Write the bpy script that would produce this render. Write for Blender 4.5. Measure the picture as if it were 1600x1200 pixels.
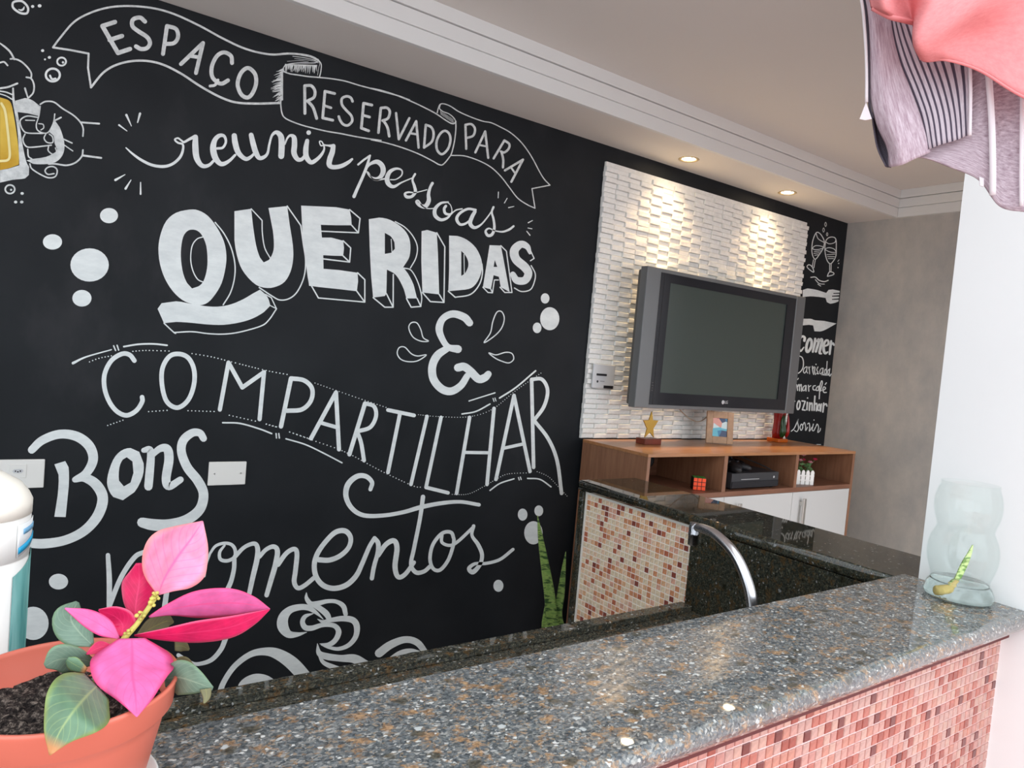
import bpy, bmesh, math, random
from mathutils import Vector, Matrix
from mathutils.geometry import tessellate_polygon
random.seed(7)
scn = bpy.context.scene
for o in list(bpy.data.objects): bpy.data.objects.remove(o)
COL = scn.collection
PI = math.pi

# ---------------------------------------------------------------- camera
# world: X runs along the black wall (away from the viewer), Y towards that wall, Z up, floor z = 0
RX = (0.818723056, -0.567415491, 0.087933030)     # image right
RY = (0.046960718, -0.086459662, -0.995147938)    # image down
RZ = (0.572265016, 0.818879959, -0.044140280)     # viewing direction
CAMZ, FPX = 1.62, 1103.07
cam_data = bpy.data.cameras.new('camera'); cam = bpy.data.objects.new('camera', cam_data); COL.objects.link(cam)
M = Matrix(((RX[0], -RY[0], -RZ[0], 0), (RX[1], -RY[1], -RZ[1], 0), (RX[2], -RY[2], -RZ[2], CAMZ), (0, 0, 0, 1)))
cam.matrix_world = M
cam_data.sensor_width = 36; cam_data.lens = 36 * FPX / 1600; cam_data.clip_start = 0.02
scn.camera = cam

# ---------------------------------------------------------------- world, exposure, lamps
w = bpy.data.worlds.new('world'); scn.world = w; w.use_nodes = True
wn = w.node_tree.nodes; wl = w.node_tree.links
bg = wn['Background']; bg.inputs['Strength'].default_value = 1.0
geo = wn.new('ShaderNodeNewGeometry'); sep = wn.new('ShaderNodeSeparateXYZ'); ramp = wn.new('ShaderNodeValToRGB')
wl.new(geo.outputs['Incoming'], sep.inputs[0])
mr = wn.new('ShaderNodeMapRange'); mr.inputs[1].default_value = 0.1; mr.inputs[2].default_value = -1.0
wl.new(sep.outputs['Z'], mr.inputs[0]); wl.new(mr.outputs[0], ramp.inputs[0]); wl.new(ramp.outputs[0], bg.inputs['Color'])
ramp.color_ramp.elements[0].color = (0.80, 0.86, 0.92, 1); ramp.color_ramp.elements[1].color = (1.0, 1.05, 1.12, 1)
scn.view_settings.view_transform = 'Standard'; scn.view_settings.look = 'None'
scn.view_settings.gamma = 1.0; scn.view_settings.use_curve_mapping = False
scn.view_settings.exposure = 1.40

def lamp(name, typ, loc, energy, color, rot=(0, 0, 0), **kw):
    d = bpy.data.lights.new(name, typ); d.energy = energy; d.color = color
    for k, v in kw.items(): setattr(d, k, v)
    o = bpy.data.objects.new(name, d); COL.objects.link(o); o.location = loc; o.rotation_euler = rot
    return o
SPOT_E = 7.0
for lx in (2.60, 3.40):
    lamp('downlight_lamp', 'SPOT', (lx, 2.402, 2.612), SPOT_E, (1.0, 0.66, 0.34), spot_size=math.radians(112), spot_blend=1.0, shadow_soft_size=0.03)
    lamp('downlight_beam', 'SPOT', (lx, 2.402, 2.612), 26.0, (1.0, 0.70, 0.36), spot_size=math.radians(44), spot_blend=0.9, shadow_soft_size=0.02)

# ---------------------------------------------------------------- material helpers
class NT:
    def __init__(s, name, rough=0.5, spec=0.5, metal=0.0):
        s.m = bpy.data.materials.new(name); s.m.use_nodes = True
        s.n = s.m.node_tree.nodes; s.l = s.m.node_tree.links
        s.b = s.n['Principled BSDF']
        s.b.inputs['Roughness'].default_value = rough
        s.b.inputs['Specular IOR Level'].default_value = spec
        s.b.inputs['Metallic'].default_value = metal
        s.tc = s.n.new('ShaderNodeTexCoord')
    def mapping(s, scale=(1, 1, 1), out='Object', rot=(0, 0, 0)):
        mp = s.n.new('ShaderNodeMapping'); mp.inputs['Scale'].default_value = scale; mp.inputs['Rotation'].default_value = rot
        s.l.new(s.tc.outputs[out], mp.inputs[0]); return mp.outputs[0]
    def noise(s, scale, vec=None, detail=4, rough=0.5):
        t = s.n.new('ShaderNodeTexNoise'); t.inputs['Scale'].default_value = scale
        t.inputs['Detail'].default_value = detail; t.inputs['Roughness'].default_value = rough
        s.l.new(vec if vec else s.tc.outputs['Object'], t.inputs['Vector']); return t.outputs['Fac']
    def voro(s, scale, vec=None, out='Color', rnd=1.0):
        t = s.n.new('ShaderNodeTexVoronoi'); t.inputs['Scale'].default_value = scale; t.inputs['Randomness'].default_value = rnd
        s.l.new(vec if vec else s.tc.outputs['Object'], t.inputs['Vector']); return t.outputs[out]
    def ramp(s, fac, stops, interp='LINEAR'):
        r = s.n.new('ShaderNodeValToRGB'); r.color_ramp.interpolation = interp
        e = r.color_ramp.elements
        while len(e) < len(stops): e.new(0.5)
        for i, (p, c) in enumerate(stops):
            e[i].position = p; e[i].color = (c[0], c[1], c[2], 1) if hasattr(c, '__len__') else (c, c, c, 1)
        s.l.new(fac, r.inputs[0]); return r.outputs[0]
    def mix(s, fac, a, b, mode='MIX'):
        x = s.n.new('ShaderNodeMix'); x.data_type = 'RGBA'; x.blend_type = mode
        for sock, v in ((x.inputs[0], fac), (x.inputs[6], a), (x.inputs[7], b)):
            if hasattr(v, 'links') or hasattr(v, 'is_linked'): s.l.new(v, sock)
            elif hasattr(v, '__len__'): sock.default_value = (v[0], v[1], v[2], 1)
            else: sock.default_value = v
        return x.outputs[2]
    def color(s, c):
        if hasattr(c, 'is_linked'): s.l.new(c, s.b.inputs['Base Color'])
        else: s.b.inputs['Base Color'].default_value = (c[0], c[1], c[2], 1)
        return s
    def bump(s, h, strength=0.3, dist=0.002):
        b = s.n.new('ShaderNodeBump'); b.inputs['Strength'].default_value = strength; b.inputs['Distance'].default_value = dist
        s.l.new(h, b.inputs['Height']); s.l.new(b.outputs[0], s.b.inputs['Normal']); return s

def sr(r, g, b):   # sRGB 0..255 -> linear
    f = lambda c: (c / 255 / 12.92) if c <= 10 else ((c / 255 + 0.055) / 1.055) ** 2.4
    return (f(r), f(g), f(b))
def flat(name, rgb, rough=0.5, spec=0.5, metal=0.0, var=0.0, scale=8.0, bump=0.0, bscale=60):
    t = NT(name, rough, spec, metal)
    if var:
        n = t.noise(scale)
        a = tuple(max(0, c * (1 - var)) for c in rgb); b = tuple(c * (1 + var) for c in rgb)
        t.color(t.ramp(n, [(0.3, a), (0.7, b)]))
    else: t.color(rgb)
    if bump: t.bump(t.noise(bscale), bump, 0.002)
    return t.m
MURAL_TXT = '''
@ banner 0 0 3.2
s 10|265,237 300,190 370,110 450,65 540,38 640,30 760,40 870,70 1000,130 1110,190 1230,245 1350,272 1450,268 1540,278 1590,300
l 10|265,237 350,250 443,268 440,340 455,437
s 11|455,437 520,360 600,318 700,303 800,318 900,365 1000,430 1100,485 1180,512 1280,518 1400,515
@ espaco 0 0 3.2
l 22|575,110 512,130 590,265 650,245
l 22|548,200 610,180
s 21|725,108 700,88 665,98 662,130 690,155 735,185 750,215 735,240 705,245 680,232
l 20|835,130 815,270
s 20|835,130 880,145 890,185 870,215 828,220
l 20|905,320 1015,215 980,365
l 18|950,280 1000,287
s 20|1160,315 1155,280 1120,262 1085,280 1060,330 1060,380 1085,410 1110,418 1140,402
s 14|1090,400 1075,425 1050,430
c 20|1240,340 1275,370 1280,420 1260,470 1235,488 1205,470 1188,420 1205,365
@ ticks 0 0 3.2
l 9 4|595,625 635,655
l 12 4|632,575 657,630
l 12 6|700,568 688,612
l 4 12|625,873 577,900
l 4 12|655,900 628,943
l 5 9|703,912 703,970
e|213,253 8,7
e|225,297 5,5
e|247,287 8,7
r 9|308,308 22,20
e|315,312 6,6
r 11|264,375 35,32
s 10|250,378 260,395 278,393
e|545,1078 45,38
@ bubbles 0 0 1
e|82,378 15,12
e|140,414 30,26
e|128,466 15,13
e|52,974 24,26
@ bubbles 0 0 13.333
c 46|430,20 520,70 585,170 570,265 500,285 400,260 290,180 260,110 290,40
s 14 38 42 16|385,195 440,212 485,190 505,140
e|680,135 34,30
e|825,122 40,34
@ bubbles 560 320 4
e|1167,585 27,32
e|1196,712 60,72
e|1117,769 27,33
@ bubbles 400 560 3.2
e|1333,781 24,30
e|1414,762 22,27
e|1387,872 46,58
e|1212,1137 25,30
@ bubbles 0 780 2.857
e|261,368 43,35
@ mug 0 60 4.6154
s 10 14 14 14|0,35 40,65 75,100 103,150
s 12|75,148 105,148 150,165 195,205 225,250 225,285
s 12|190,280 225,290 245,335 240,390 210,425
l 14 10|180,360 202,430
s 12|0,175 30,170 55,195
s 14|0,360 60,350 125,325
s 10|0,380 45,388 88,405
s 8|0,400 45,415 88,440
p|88,355 100,355 105,440 125,520 145,650 165,780 190,890 210,930 208,985 180,1010 90,1020 0,1040 0,950 60,940 140,915 130,700 110,560 88,440
p|110,450 180,430 240,450 290,490 280,560 200,540 120,530
s 9|290,490 280,560 262,620 270,660 310,682 350,675 385,610 395,545
s 8|280,615 310,620 315,645 295,660
l 12|400,590 440,570
s 11|290,475 330,455 390,460 450,505 530,555 580,605 600,650 598,705
l 13|580,605 715,615
s 12|598,805 590,850 545,895 480,915 400,905 350,905
l 14|600,845 730,862
p|395,590 430,640 462,740 460,820 420,880 350,905 240,905 190,880 230,870 330,855 400,820 412,800 395,760 385,700 355,675 385,620
s 10|275,570 200,560 155,580 145,610 165,660 200,682 310,685
l 8|185,590 250,592
s 10|180,690 165,730 185,775 230,785 370,770
s 10|200,800 205,850 230,870
s 9|330,690 318,720 340,750 380,750 378,710 355,690
s 9|350,780 348,810 380,835 408,822 400,790
l 10|455,725 520,755
l 8|465,770 525,812
s 10|215,905 230,940 290,980 350,1005 400,995 412,950 385,925 345,930 325,955 345,980 390,975
r 12|72,1088 34,31
e|80,1092 8,8
e|160,1118 12,10
e|113,1180 12,10
e|157,1180 12,10
@ beer 0 60 4.6154
p|0,425 50,440 80,470 100,560 125,720 138,860 135,910 70,935 0,950
@ foam 0 60 4.6154
s 18|10,470 35,520 50,620 65,760 70,850 50,880 0,885
@ banner 410 70 6.9565
s 12|160,100 280,90 400,98 500,115 570,140 620,180 640,220 635,290 622,345
s 10|245,225 300,207 400,197 560,197 600,182
s 7|330,125 450,140 560,165 605,195
s 5|350,150 480,163 580,180
s 4|270,180 400,172 500,185
s 4|420,115 520,135 590,165
s 5|590,160 622,200 612,250 600,330
s 14|228,255 215,330 208,450 200,600 202,680 215,750 240,790 300,825 420,870 550,905 700,940 850,965 1000,995 1150,1020 1290,1040
s 14|230,290 300,315 400,330 500,345 620,355 760,370 900,395 1050,440 1200,480 1350,520 1480,555 1600,600
s 10|245,225 228,255 235,290
l 12|0,640 195,630
@ banner 580 120 5.3333
s 10|0,95 90,115 200,150 300,190 400,235 500,285 560,320 610,355 660,385 690,390 705,370
s 10|0,525 100,545 200,572 300,605 400,645 500,695 560,730
s 10|560,730 590,735 620,710 655,665
s 10|705,370 705,440 695,530 675,620 660,660
s 9|550,300 560,260 575,230 605,225 660,245 730,290 830,335 930,370 1000,383 1080,420 1160,465 1240,535 1300,610 1350,690 1400,785 1440,850 1490,903
l 9|1490,903 1340,932 1350,1000 1365,1095
s 9|1365,1095 1300,1065 1220,1010 1150,920 1080,830 1000,755 900,700 780,660 670,655
s 8|575,235 570,265 600,290 650,310 690,345 705,375
@ ticks 580 120 5.3333
l 8 6|1060,960 1058,1010
l 6 8|1133,1012 1110,1052
l 9 5|1145,1090 1190,1080
@ ticks 560 320 4
l 5 7|1088,98 1062,112
l 5|1060,145 1085,150
l 5 7|1052,165 1072,190
@ reservado 580 120 5.3333
l 22|80,260 60,465
s 22|80,260 130,258 155,290 140,345 95,365
s 22|100,362 135,420 150,495
l 20|207,303 230,520 318,345
l 20|290,530 375,370 395,590
l 18|335,472 385,480
l 20|455,400 440,590
s 20|455,400 500,420 520,470 505,540 440,590
c 20|615,450 650,475 660,530 640,600 590,645 550,610 545,540 575,475
@ reservado 410 70 6.9565
l 32|460,445 462,745
s 32|460,445 530,445 570,500 560,570 490,610
s 32|490,610 550,680 590,800
l 30|785,530 680,505 655,795 765,820
l 28|670,660 745,685
s 28|980,615 960,575 915,560 865,585 865,650 910,710 965,770 975,830 930,875 880,865 845,820 830,780
l 30|1190,655 1100,635 1075,905 1155,935
l 28|1090,765 1165,785
@ para 580 120 5.3333
l 19|785,400 792,600
s 19|785,400 835,395 865,435 850,490 795,510
l 19|868,630 950,455 975,675
l 16|910,570 960,580
l 19|1110,530 1020,680
s 19|1110,530 1150,560 1145,600 1110,630 1080,622
s 19|1085,625 1100,690 1098,755
l 19|1115,780 1265,690 1168,875
l 16|1165,755 1200,805
@ reunir 190 190 7.2727
s 14 24 30 32 34 32 32 28 24 22 20 20 20 26 30 44|50,298 130,370 230,440 350,495 480,510 580,480 660,410 695,330 695,260 640,240 605,205 640,188 680,215 710,232 770,200 835,170
s 56 70 68 55 45 35 30|840,175 838,280 850,400 890,480 940,508 1000,490 1050,440
s 28 28 28 34 45 55 70 70 55 48 35 28|1085,305 1150,295 1185,230 1165,165 1110,160 1060,210 1040,300 1060,400 1110,470 1160,480 1230,440 1290,380
s 60 66 62 50 45 35 28|1280,160 1290,240 1320,340 1370,400 1420,425 1470,400 1500,370
@ reunir 370 180 7.2727
s 54 62 62 50 40 30 26 28 45 65 70 68|163,225 185,320 215,420 255,485 310,475 350,430 370,330 400,230 450,195 500,240 510,340 505,465
s 18 22 30 55 62 62 50 40 35|545,330 575,260 610,230 650,255 655,340 650,430 690,500 740,500 780,450
s 46 60 60 50 42 34 22 18|800,290 785,380 790,470 840,535 900,510 960,450 992,390 990,340
s 14 14 14 14 16 22 40|990,340 955,345 940,300 965,300 990,335 1040,345 1085,350
s 50 60 62 60 50 48 40 26|1097,350 1085,420 1060,490 1050,560 1090,590 1180,580 1260,540 1310,500
e|817,198 26,26
@ pessoas 540 230 5.714
l 18|112,155 160,115 218,75
s 18 26 26 28 30|216,80 190,170 150,270 105,370 75,440
s 14 24 40 45 45 35 28 14 10 10 10 14 14|185,190 220,150 280,130 325,165 335,220 308,268 265,283 215,258 190,220 205,228 225,262 265,292 360,280
s 10 10 12 14 22 34 42 40 28 14 10|400,290 450,287 500,250 500,205 450,192 395,220 370,280 385,330 430,352 500,315 595,275
s 20 18 26 28 26 28 20 16 12 9 9|620,240 597,290 615,350 622,400 590,440 545,443 530,415 560,402 600,405 640,402 725,380
s 26 24 30 38 38 30 22 16 10 9 9|775,322 755,360 740,420 742,480 710,528 660,518 632,488 650,478 690,530 740,548 800,545
s 14 22 32 34 28 20 10 8 10|915,490 850,500 800,550 800,610 850,648 910,630 948,580 938,520 905,488
s 24 24 24 20 12 12 12|895,525 880,550 890,590 930,600 960,580 990,560 1040,550
s 22 22 24 28 24 20 16 20|1160,560 1090,552 1020,590 992,640 1020,688 1070,682 1120,640 1155,580
s 30 34 36 28 16 12 10|1155,575 1130,620 1112,680 1150,718 1210,690 1270,620 1310,560
s 20 18 20 24 26 26 20 14 10 16 20 18|1320,535 1305,580 1320,640 1328,720 1308,778 1270,788 1250,750 1280,725 1330,745 1400,755 1460,735 1500,705
@ queridas 200 300 4
p|385,110 440,115 500,150 555,220 600,310 615,400 608,480 585,570 545,640 500,690 450,708 400,700 340,675 280,620 230,540 200,450 190,350 205,260 240,180 300,130
h|400,235 370,245 345,280 332,350 332,430 345,510 370,570 400,603 440,590 470,560 490,500 497,430 490,340 465,275 435,243
p|185,730 210,695 300,683 400,700 500,715 580,715 650,700 720,670 780,635 825,610 860,640 880,675 890,710 850,750 780,790 700,815 600,830 500,828 400,818 300,812 225,820
s 8|225,820 290,880 300,878
s 8|290,878 400,873 500,885 600,888 700,875 830,838 880,800 928,730
l 7|928,730 895,660 860,640
l 6|890,710 928,730
s 8|545,190 600,260 645,350 668,450 665,540 640,630 595,705
s 7|470,280 430,295 400,340 392,420 405,490 435,545 475,565
p|665,120 770,105 780,200 800,330 825,410 848,440 880,425 905,380 912,330 905,240 878,100 995,88 1010,200 1030,330 1032,420 1015,500 980,560 930,590 870,600 800,580 730,510 690,430 665,300
l 7|770,105 838,178
s 7|838,178 840,260 855,350 890,415
l 8|995,88 1080,210
s 8|1080,210 1095,320 1110,430 1100,530 1060,620 1010,665 950,675 900,650 820,597
p|1082,85 1300,95 1385,110 1395,160 1398,208 1300,208 1205,205 1212,285 1270,285 1345,305 1350,350 1345,400 1280,398 1220,395 1222,480 1320,488 1435,505 1438,560 1430,620 1300,605 1150,588 1130,570 1110,430 1090,250
l 8|1385,110 1450,165 1440,255 1205,245
l 8|1398,208 1440,255
l 8|1345,305 1392,350 1385,438 1220,418
l 8|1345,400 1385,438
l 8|1435,505 1480,548 1480,688 1190,662 1140,575
l 8|1430,620 1480,688
@ queridas 560 320 4
p|65,90 130,80 200,95 270,140 310,190 325,250 320,320 300,360 280,390 310,430 345,500 367,585 300,585 285,530 250,460 218,425 178,405 175,555 165,570 92,580 80,450 70,250
h|165,175 200,195 225,235 228,275 205,300 165,307
s 7|230,105 290,140 340,195 368,260 360,330 325,395
l 5|205,215 210,300
l 8|92,580 165,640 217,640 218,435
l 8|175,555 217,640
s 7|285,395 330,410 370,480 395,570 390,635
l 8|390,635 330,640 300,585
l 8|367,585 390,635
p|395,165 430,157 490,175 497,300 505,560 400,548 393,350
l 8|490,175 540,262 535,610 450,605 400,548
l 8|505,560 535,610
p|567,192 620,195 680,220 735,270 768,340 772,400 755,460 720,510 670,530 562,540 567,400
h|643,288 665,310 685,350 685,390 665,430 643,445
s 8|772,370 775,430 755,500 700,560 605,578
l 8|605,578 562,540
l 5|660,310 662,430
p|820,252 890,255 905,330 945,545 890,515 878,450 845,440 828,528 778,515 800,380
h|852,345 868,388 845,388
l 7|890,255 925,290 960,548 915,548 885,515
l 7|778,515 810,548 838,550 850,470 875,470
l 7|828,528 838,550
s 20 36 46 55 55 55 50 48 45 36|1072,300 1055,262 1015,247 975,285 985,340 1040,390 1062,430 1040,472 990,472 965,435
l 7|1065,262 1098,335 1075,350
s 7|1080,380 1105,430 1100,480 1075,530 1020,542 975,520
@ ampersand 560 320 4
s 45 48 45 42 46 40 38 50|695,738 660,702 590,682 530,710 505,770 520,830 560,888 622,902
s 40 50 50 50 50 48 44 40|560,895 495,940 462,1010 470,1090 520,1150 580,1165 640,1130 680,1070
s 50 50 50 50 48 42|622,1018 660,1012 700,1040 750,1088 790,1080 812,1058
c 7|315,770 330,738 365,738 390,780 405,830 438,852 390,852 340,825
c 7|243,930 255,893 290,890 330,930 370,945 425,938 370,975 310,980 265,965
c 7|785,862 825,800 840,730 865,672 895,668 912,710 895,770 850,820
c 7|815,925 860,938 920,922 960,930 970,965 940,988 890,975 850,955
@ compartilhar 0 520 3.3333
s 14 8 6|380,158 450,125 580,88
s 9|645,72 720,60 800,58 870,65
l 7|592,68 602,92
l 7|610,65 618,90
s 24|700,145 675,115 635,110 580,145 545,215 545,290 570,360 610,410 660,430 710,405 740,360 740,335
c 24|930,110 980,130 1010,190 1010,270 980,350 925,390 870,360 845,280 845,190 880,125
l 22|1145,400 1190,155 1262,285 1375,205 1352,450
s 8|1160,468 1250,472 1350,500 1415,525
l 7|1438,525 1440,548
l 7|1452,525 1455,548
@ compartilhar 400 560 3.2
l 22|125,340 175,100
s 22|175,100 240,110 280,150 275,210 230,255 155,262
l 21|275,400 400,170 415,455
l 19|325,322 405,345
l 21|467,480 545,225
s 20|545,225 590,240 600,290 570,345 505,365
s 20|505,365 525,420 540,510
l 19|660,258 790,285
l 19|720,275 660,570
l 18|855,290 775,630
l 18|925,295 850,645 960,672
l 18|1068,295 1003,675
l 18|1190,250 1155,630
l 16|1045,470 1170,472
l 18|1200,605 1290,185 1370,565
l 16|1235,450 1335,428
l 18|1378,105 1388,545
s 18|1378,105 1430,105 1458,160 1440,240 1390,310
s 18|1390,310 1460,400 1505,510 1528,675
s 7|150,402 250,432 350,480 430,522
s 7|1030,278 1100,265 1170,228
l 6|1065,213 1195,172
l 5|1185,200 1190,215
l 5|1195,198 1200,213
s 8|1218,198 1300,145 1398,62
s 7|1170,660 1220,625 1290,602
s 7|1358,600 1420,605 1475,642
l 5|1312,595 1316,608
l 5|1322,593 1326,606
@ dots 0 520 3.3333
d 9|450,158 515,133 580,120
d 9|675,98 760,92 880,95
d 9|980,105 1100,125 1200,150 1380,195 1500,218
d 9|545,488 640,455
d 9|755,412 870,404
d 9|960,405 1115,410
d 9|1175,425 1330,460
d 9|1370,470 1440,490
d 9|1490,510 1600,548
@ dots 400 560 3.2
d 7|280,118 400,160 530,205 650,245
d 6|800,280 900,290 1060,292 1180,255 1300,160 1430,70
d 8|35,325 110,345
d 8|150,362 300,415 450,470 620,560 780,635 830,645
d 6|970,680 1060,678 1140,640 1200,605 1260,578 1370,572
d 6|1395,562 1460,590 1510,640 1555,688
@ bons 0 520 3.3333
s 40 44 46 50 52 50 44 30|165,610 220,560 310,528 400,540 465,590 485,660 450,730 390,765
s 30 44 54 56 54 50 48 50 48|390,765 440,755 500,790 535,860 510,950 440,1030 340,1080 230,1098 150,1095
p|283,685 340,668 357,700 358,800 342,960 283,958 300,850 305,740
p|680,600 725,620 748,680 742,750 700,830 640,872 590,855 560,800 562,740 590,660 630,615
h|660,648 690,670 695,730 680,780 645,800 620,770 622,700 640,660
s 26 36 40 44 44|748,612 778,608 786,640 780,720 773,800
s 26 36 46 48 46 40 34|780,650 830,605 870,605 880,660 865,760 880,800 940,765
s 36 38 42 46 46 48 50 50 52 54 58 60 52|1060,550 1040,522 1000,522 955,560 945,620 975,700 1030,770 1060,840 1040,920 970,975 880,1000 800,1000 740,988
@ momentos 0 780 2.857
s 20 24 22|482,250 488,360 487,480
s 22 22 22 20|487,480 540,350 600,260 645,235
s 20 22 22|645,235 670,270 640,420
s 20 22 22 24|650,360 720,240 760,270 735,480
@ momentos 320 780 5.3333
s 20 24 26 28 30 28 30 30 26 18|45,450 90,390 160,367 220,377 252,420 248,480 190,513 130,500 125,440 165,385
s 36 36 38 40|246,500 243,580 220,680 185,760
s 20 24 24|45,450 10,540 -5,640
s 36 32 36 40 44 42 38|250,480 330,400 412,370 440,410 435,500 400,650 370,790
s 34 34 38 42 44 42 38|455,480 510,420 572,395 605,430 590,540 550,680 515,800
s 40 38 38 40 40 40 38 36 36|610,545 680,450 747,415 768,460 755,600 745,690 775,740 830,720 910,655
s 44 42 40 38 40 44 42 40 42 42 44 44 44 44 42 38 36 34|950,505 1040,507 1130,470 1200,400 1215,320 1170,265 1090,275 1010,350 940,450 912,550 930,650 990,720 1080,743 1180,715 1260,640 1310,540 1370,400 1410,332
s 36 40 36 36 36|1415,325 1445,370 1440,450 1410,560 1392,660
@ momentos 400 560 3.2
s 24 24 26 26 26 24 22 20|610,985 650,930 690,912 705,950 695,1040 710,1092 745,1080 790,1020
s 22 20 20 20 22 20 20|835,692 820,800 790,950 775,1030 800,1070 840,1065 870,1040
s 20 22 24 26 28 26 24 22 20 20 22 20 18 18|572,655 580,620 550,590 505,590 460,630 450,690 480,750 540,785 640,785 740,768 820,745 920,725 1020,717 1115,732
s 18|990,905 975,870 930,875 885,930 870,1000 885,1050 920,1058 960,1010 985,940 990,905
s 16|930,880 930,920 970,935 1010,915 1085,845
s 18 16 20 20 20 24 20 16 16 16 16|1088,838 1080,885 1110,930 1130,980 1120,1030 1085,1068 1065,1050 1095,1027 1150,1025 1220,1005 1285,955
@ momentos 180 960 4
s 32 30 28 24 22 26|690,150 660,220 600,285 520,310 470,300 395,255
@ cup 400 900 5.714
s 8 36 45 45 36 36 45 40|450,150 452,200 490,248 550,245 640,225 720,230 780,270 800,340
s 40 50 55 40|500,250 570,290 630,340 658,395
s 6 30 50 55 65 90 100 70 40 6|600,385 540,330 470,285 390,278 300,305 245,370 240,450 290,518 370,522 452,502
s 8 36 44 50 46 40 40 44 50 46 40 6|510,335 440,360 415,410 440,460 500,465 580,440 650,435 710,450 738,500 710,570 650,612 570,605
s 6 30 40 50 56 55 46 40 34 26 6|550,385 600,408 680,392 780,380 865,395 900,450 890,540 830,615 740,650 650,638 580,615
s 6 50 60 60 80 90|548,605 565,690 640,720 760,735 880,740 980,800
s 20 36 46 44|560,700 600,770 680,810 780,845
s 75 70 60 60 50|1098,690 1200,615 1330,568 1440,595 1525,700
s 8 36 50 55 50|1460,672 1380,665 1290,690 1200,755 1160,800
@ cup 180 960 4
s 40 34 34 38 50 70 85 85|650,515 675,430 745,325 845,250 940,232 1020,250 1110,310 1200,410
s 10 40 55 60 60 50|755,490 800,430 870,400 940,410 990,450 1010,490
@ glasses 1200 240 5
c 7|375,620 350,680 342,750 350,800 370,825 400,790 430,740 440,690 425,650 400,620
s 6|375,620 392,665 440,695
c 6|348,740 370,720 410,722 435,735 400,748 365,750
l 6|355,830 345,888
l 6|370,828 358,892
c 7|305,885 320,868 345,885 358,925 335,915
l 5|362,765 412,760
l 5|358,780 402,775
l 5|365,795 392,790
c 7|450,690 470,660 505,652 530,670 533,740 530,800 510,840 485,860 460,830 445,760
s 6|450,690 480,705 520,695 530,675
c 6|448,745 475,735 515,745 530,770 490,770 455,755
l 6|482,860 482,925
l 6|494,858 492,925
c 7|465,955 480,925 510,930 512,945 470,958
l 5|460,790 525,785
l 5|465,805 520,805
l 5|470,820 512,820
c 4|434,580 441,597 434,614 427,597
c 4|450,536 457,553 450,570 443,553
c 4|462,617 468,630 462,643 456,630
l 5|545,842 555,830
e|552,858 5,5
e|547,890 5,5
s 8|335,967 370,965 400,990 440,1000 470,990
s 6|370,985 400,1015 440,1020
l 6|390,1020 412,1035
@ cutlery 1160 420 10
p|945,330 1010,308 1080,315 1180,335 1310,378 1345,330 1410,322 1520,345 1520,372 1420,378 1420,392 1512,390 1512,412 1400,420 1400,436 1510,436 1508,462 1400,472 1400,486 1505,482 1500,510 1450,530 1370,545 1320,520 1300,455 1200,440 1060,430 940,440
p|930,780 1060,780 1140,805 1280,815 1470,855 1400,895 1290,955 1210,980 1125,975 1105,885 1040,875 930,885
@ comer 1230 520 15
s 60 60 55 50 50 50 45 26|402,185 410,120 370,85 320,110 285,220 285,380 320,425 390,340
c 62|530,145 570,200 560,330 500,435 455,430 450,330 480,210
s 50 60 50|655,140 650,220 600,445
s 40 50 60 55|700,200 735,150 740,210 672,440
s 40 50 60 60 60 40|760,200 800,145 818,190 780,350 760,465 800,490
s 40 50 50 50 60 65 60 35|890,310 960,270 960,190 910,180 860,270 855,400 890,480 950,450
s 50 55 45|1030,195 1010,350 995,500
s 30 40 45|1040,280 1070,240 1095,285
@ darrisada 1230 520 15
s 24|290,545 350,580 380,680 370,810 320,900 262,948
c 20|440,800 395,840 380,910 410,945 450,880 462,805
s 20|465,800 455,900 480,945
l 20|500,800 520,870 525,960
l 16|508,850 535,795
s 25|590,785 600,900 620,975
l 20|600,850 632,795
s 24|655,810 640,900 662,978
e|675,740 14,16
s 22|722,800 692,870 720,920 692,955 740,960
c 19|830,830 780,860 762,930 790,960 830,900
s 22|842,830 830,950 862,988
c 19|900,850 872,900 882,975 918,930
l 22|936,670 925,850 915,985
c 19|980,860 948,900 952,978 985,940
s 22|1000,840 985,970 1000,1015 1030,965
s 15|800,982 900,995 980,990
@ cafe 1160 580 8
l 10|690,105 700,88
l 14|680,170 690,240
s 13|690,195 710,165 715,245
s 13|715,195 735,165 740,250
c 12|790,180 760,200 755,240 780,235
l 13|797,180 795,248
l 13|825,175 830,250
l 11|830,198 855,180
s 13|912,180 885,190 885,230 915,235
c 12|950,190 925,210 925,240 950,235
l 13|957,185 962,245
s 13|975,240 1000,150 990,122 970,180 965,270 960,345
l 11|962,255 990,240
s 13|1010,240 1040,215 1020,195 1005,230 1020,265 1050,265
l 13|1035,165 1050,145
@ cozinhar 1160 580 8
e|655,375 7,9
c 18|702,372 682,430 692,480 715,450 720,390
l 17|745,372 785,377 750,482 785,488
l 19|812,390 806,482
e|815,335 9,9
l 19|842,395 836,490
s 18|842,420 870,400 870,490
l 19|906,312 896,490
s 18|900,420 930,405 925,495
c 17|965,412 945,440 945,488 970,478
l 18|988,410 976,500
l 19|1017,400 1006,510
s 17|1015,430 1045,408 1056,435
@ sorrir 1160 580 8
s 11|612,750 650,710 700,600 690,640 702,710 682,755 650,740
c 11|740,660 720,700 735,740 755,700
s 11|758,672 775,640 790,690 790,742 815,700
s 11|815,660 835,650 842,700 836,752 870,700
s 11|887,660 872,730 890,745 915,700
e|895,610 7,8
s 11|920,690 935,660 952,700 942,765 970,742 976,715
l 6|930,915 980,917
'''

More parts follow.
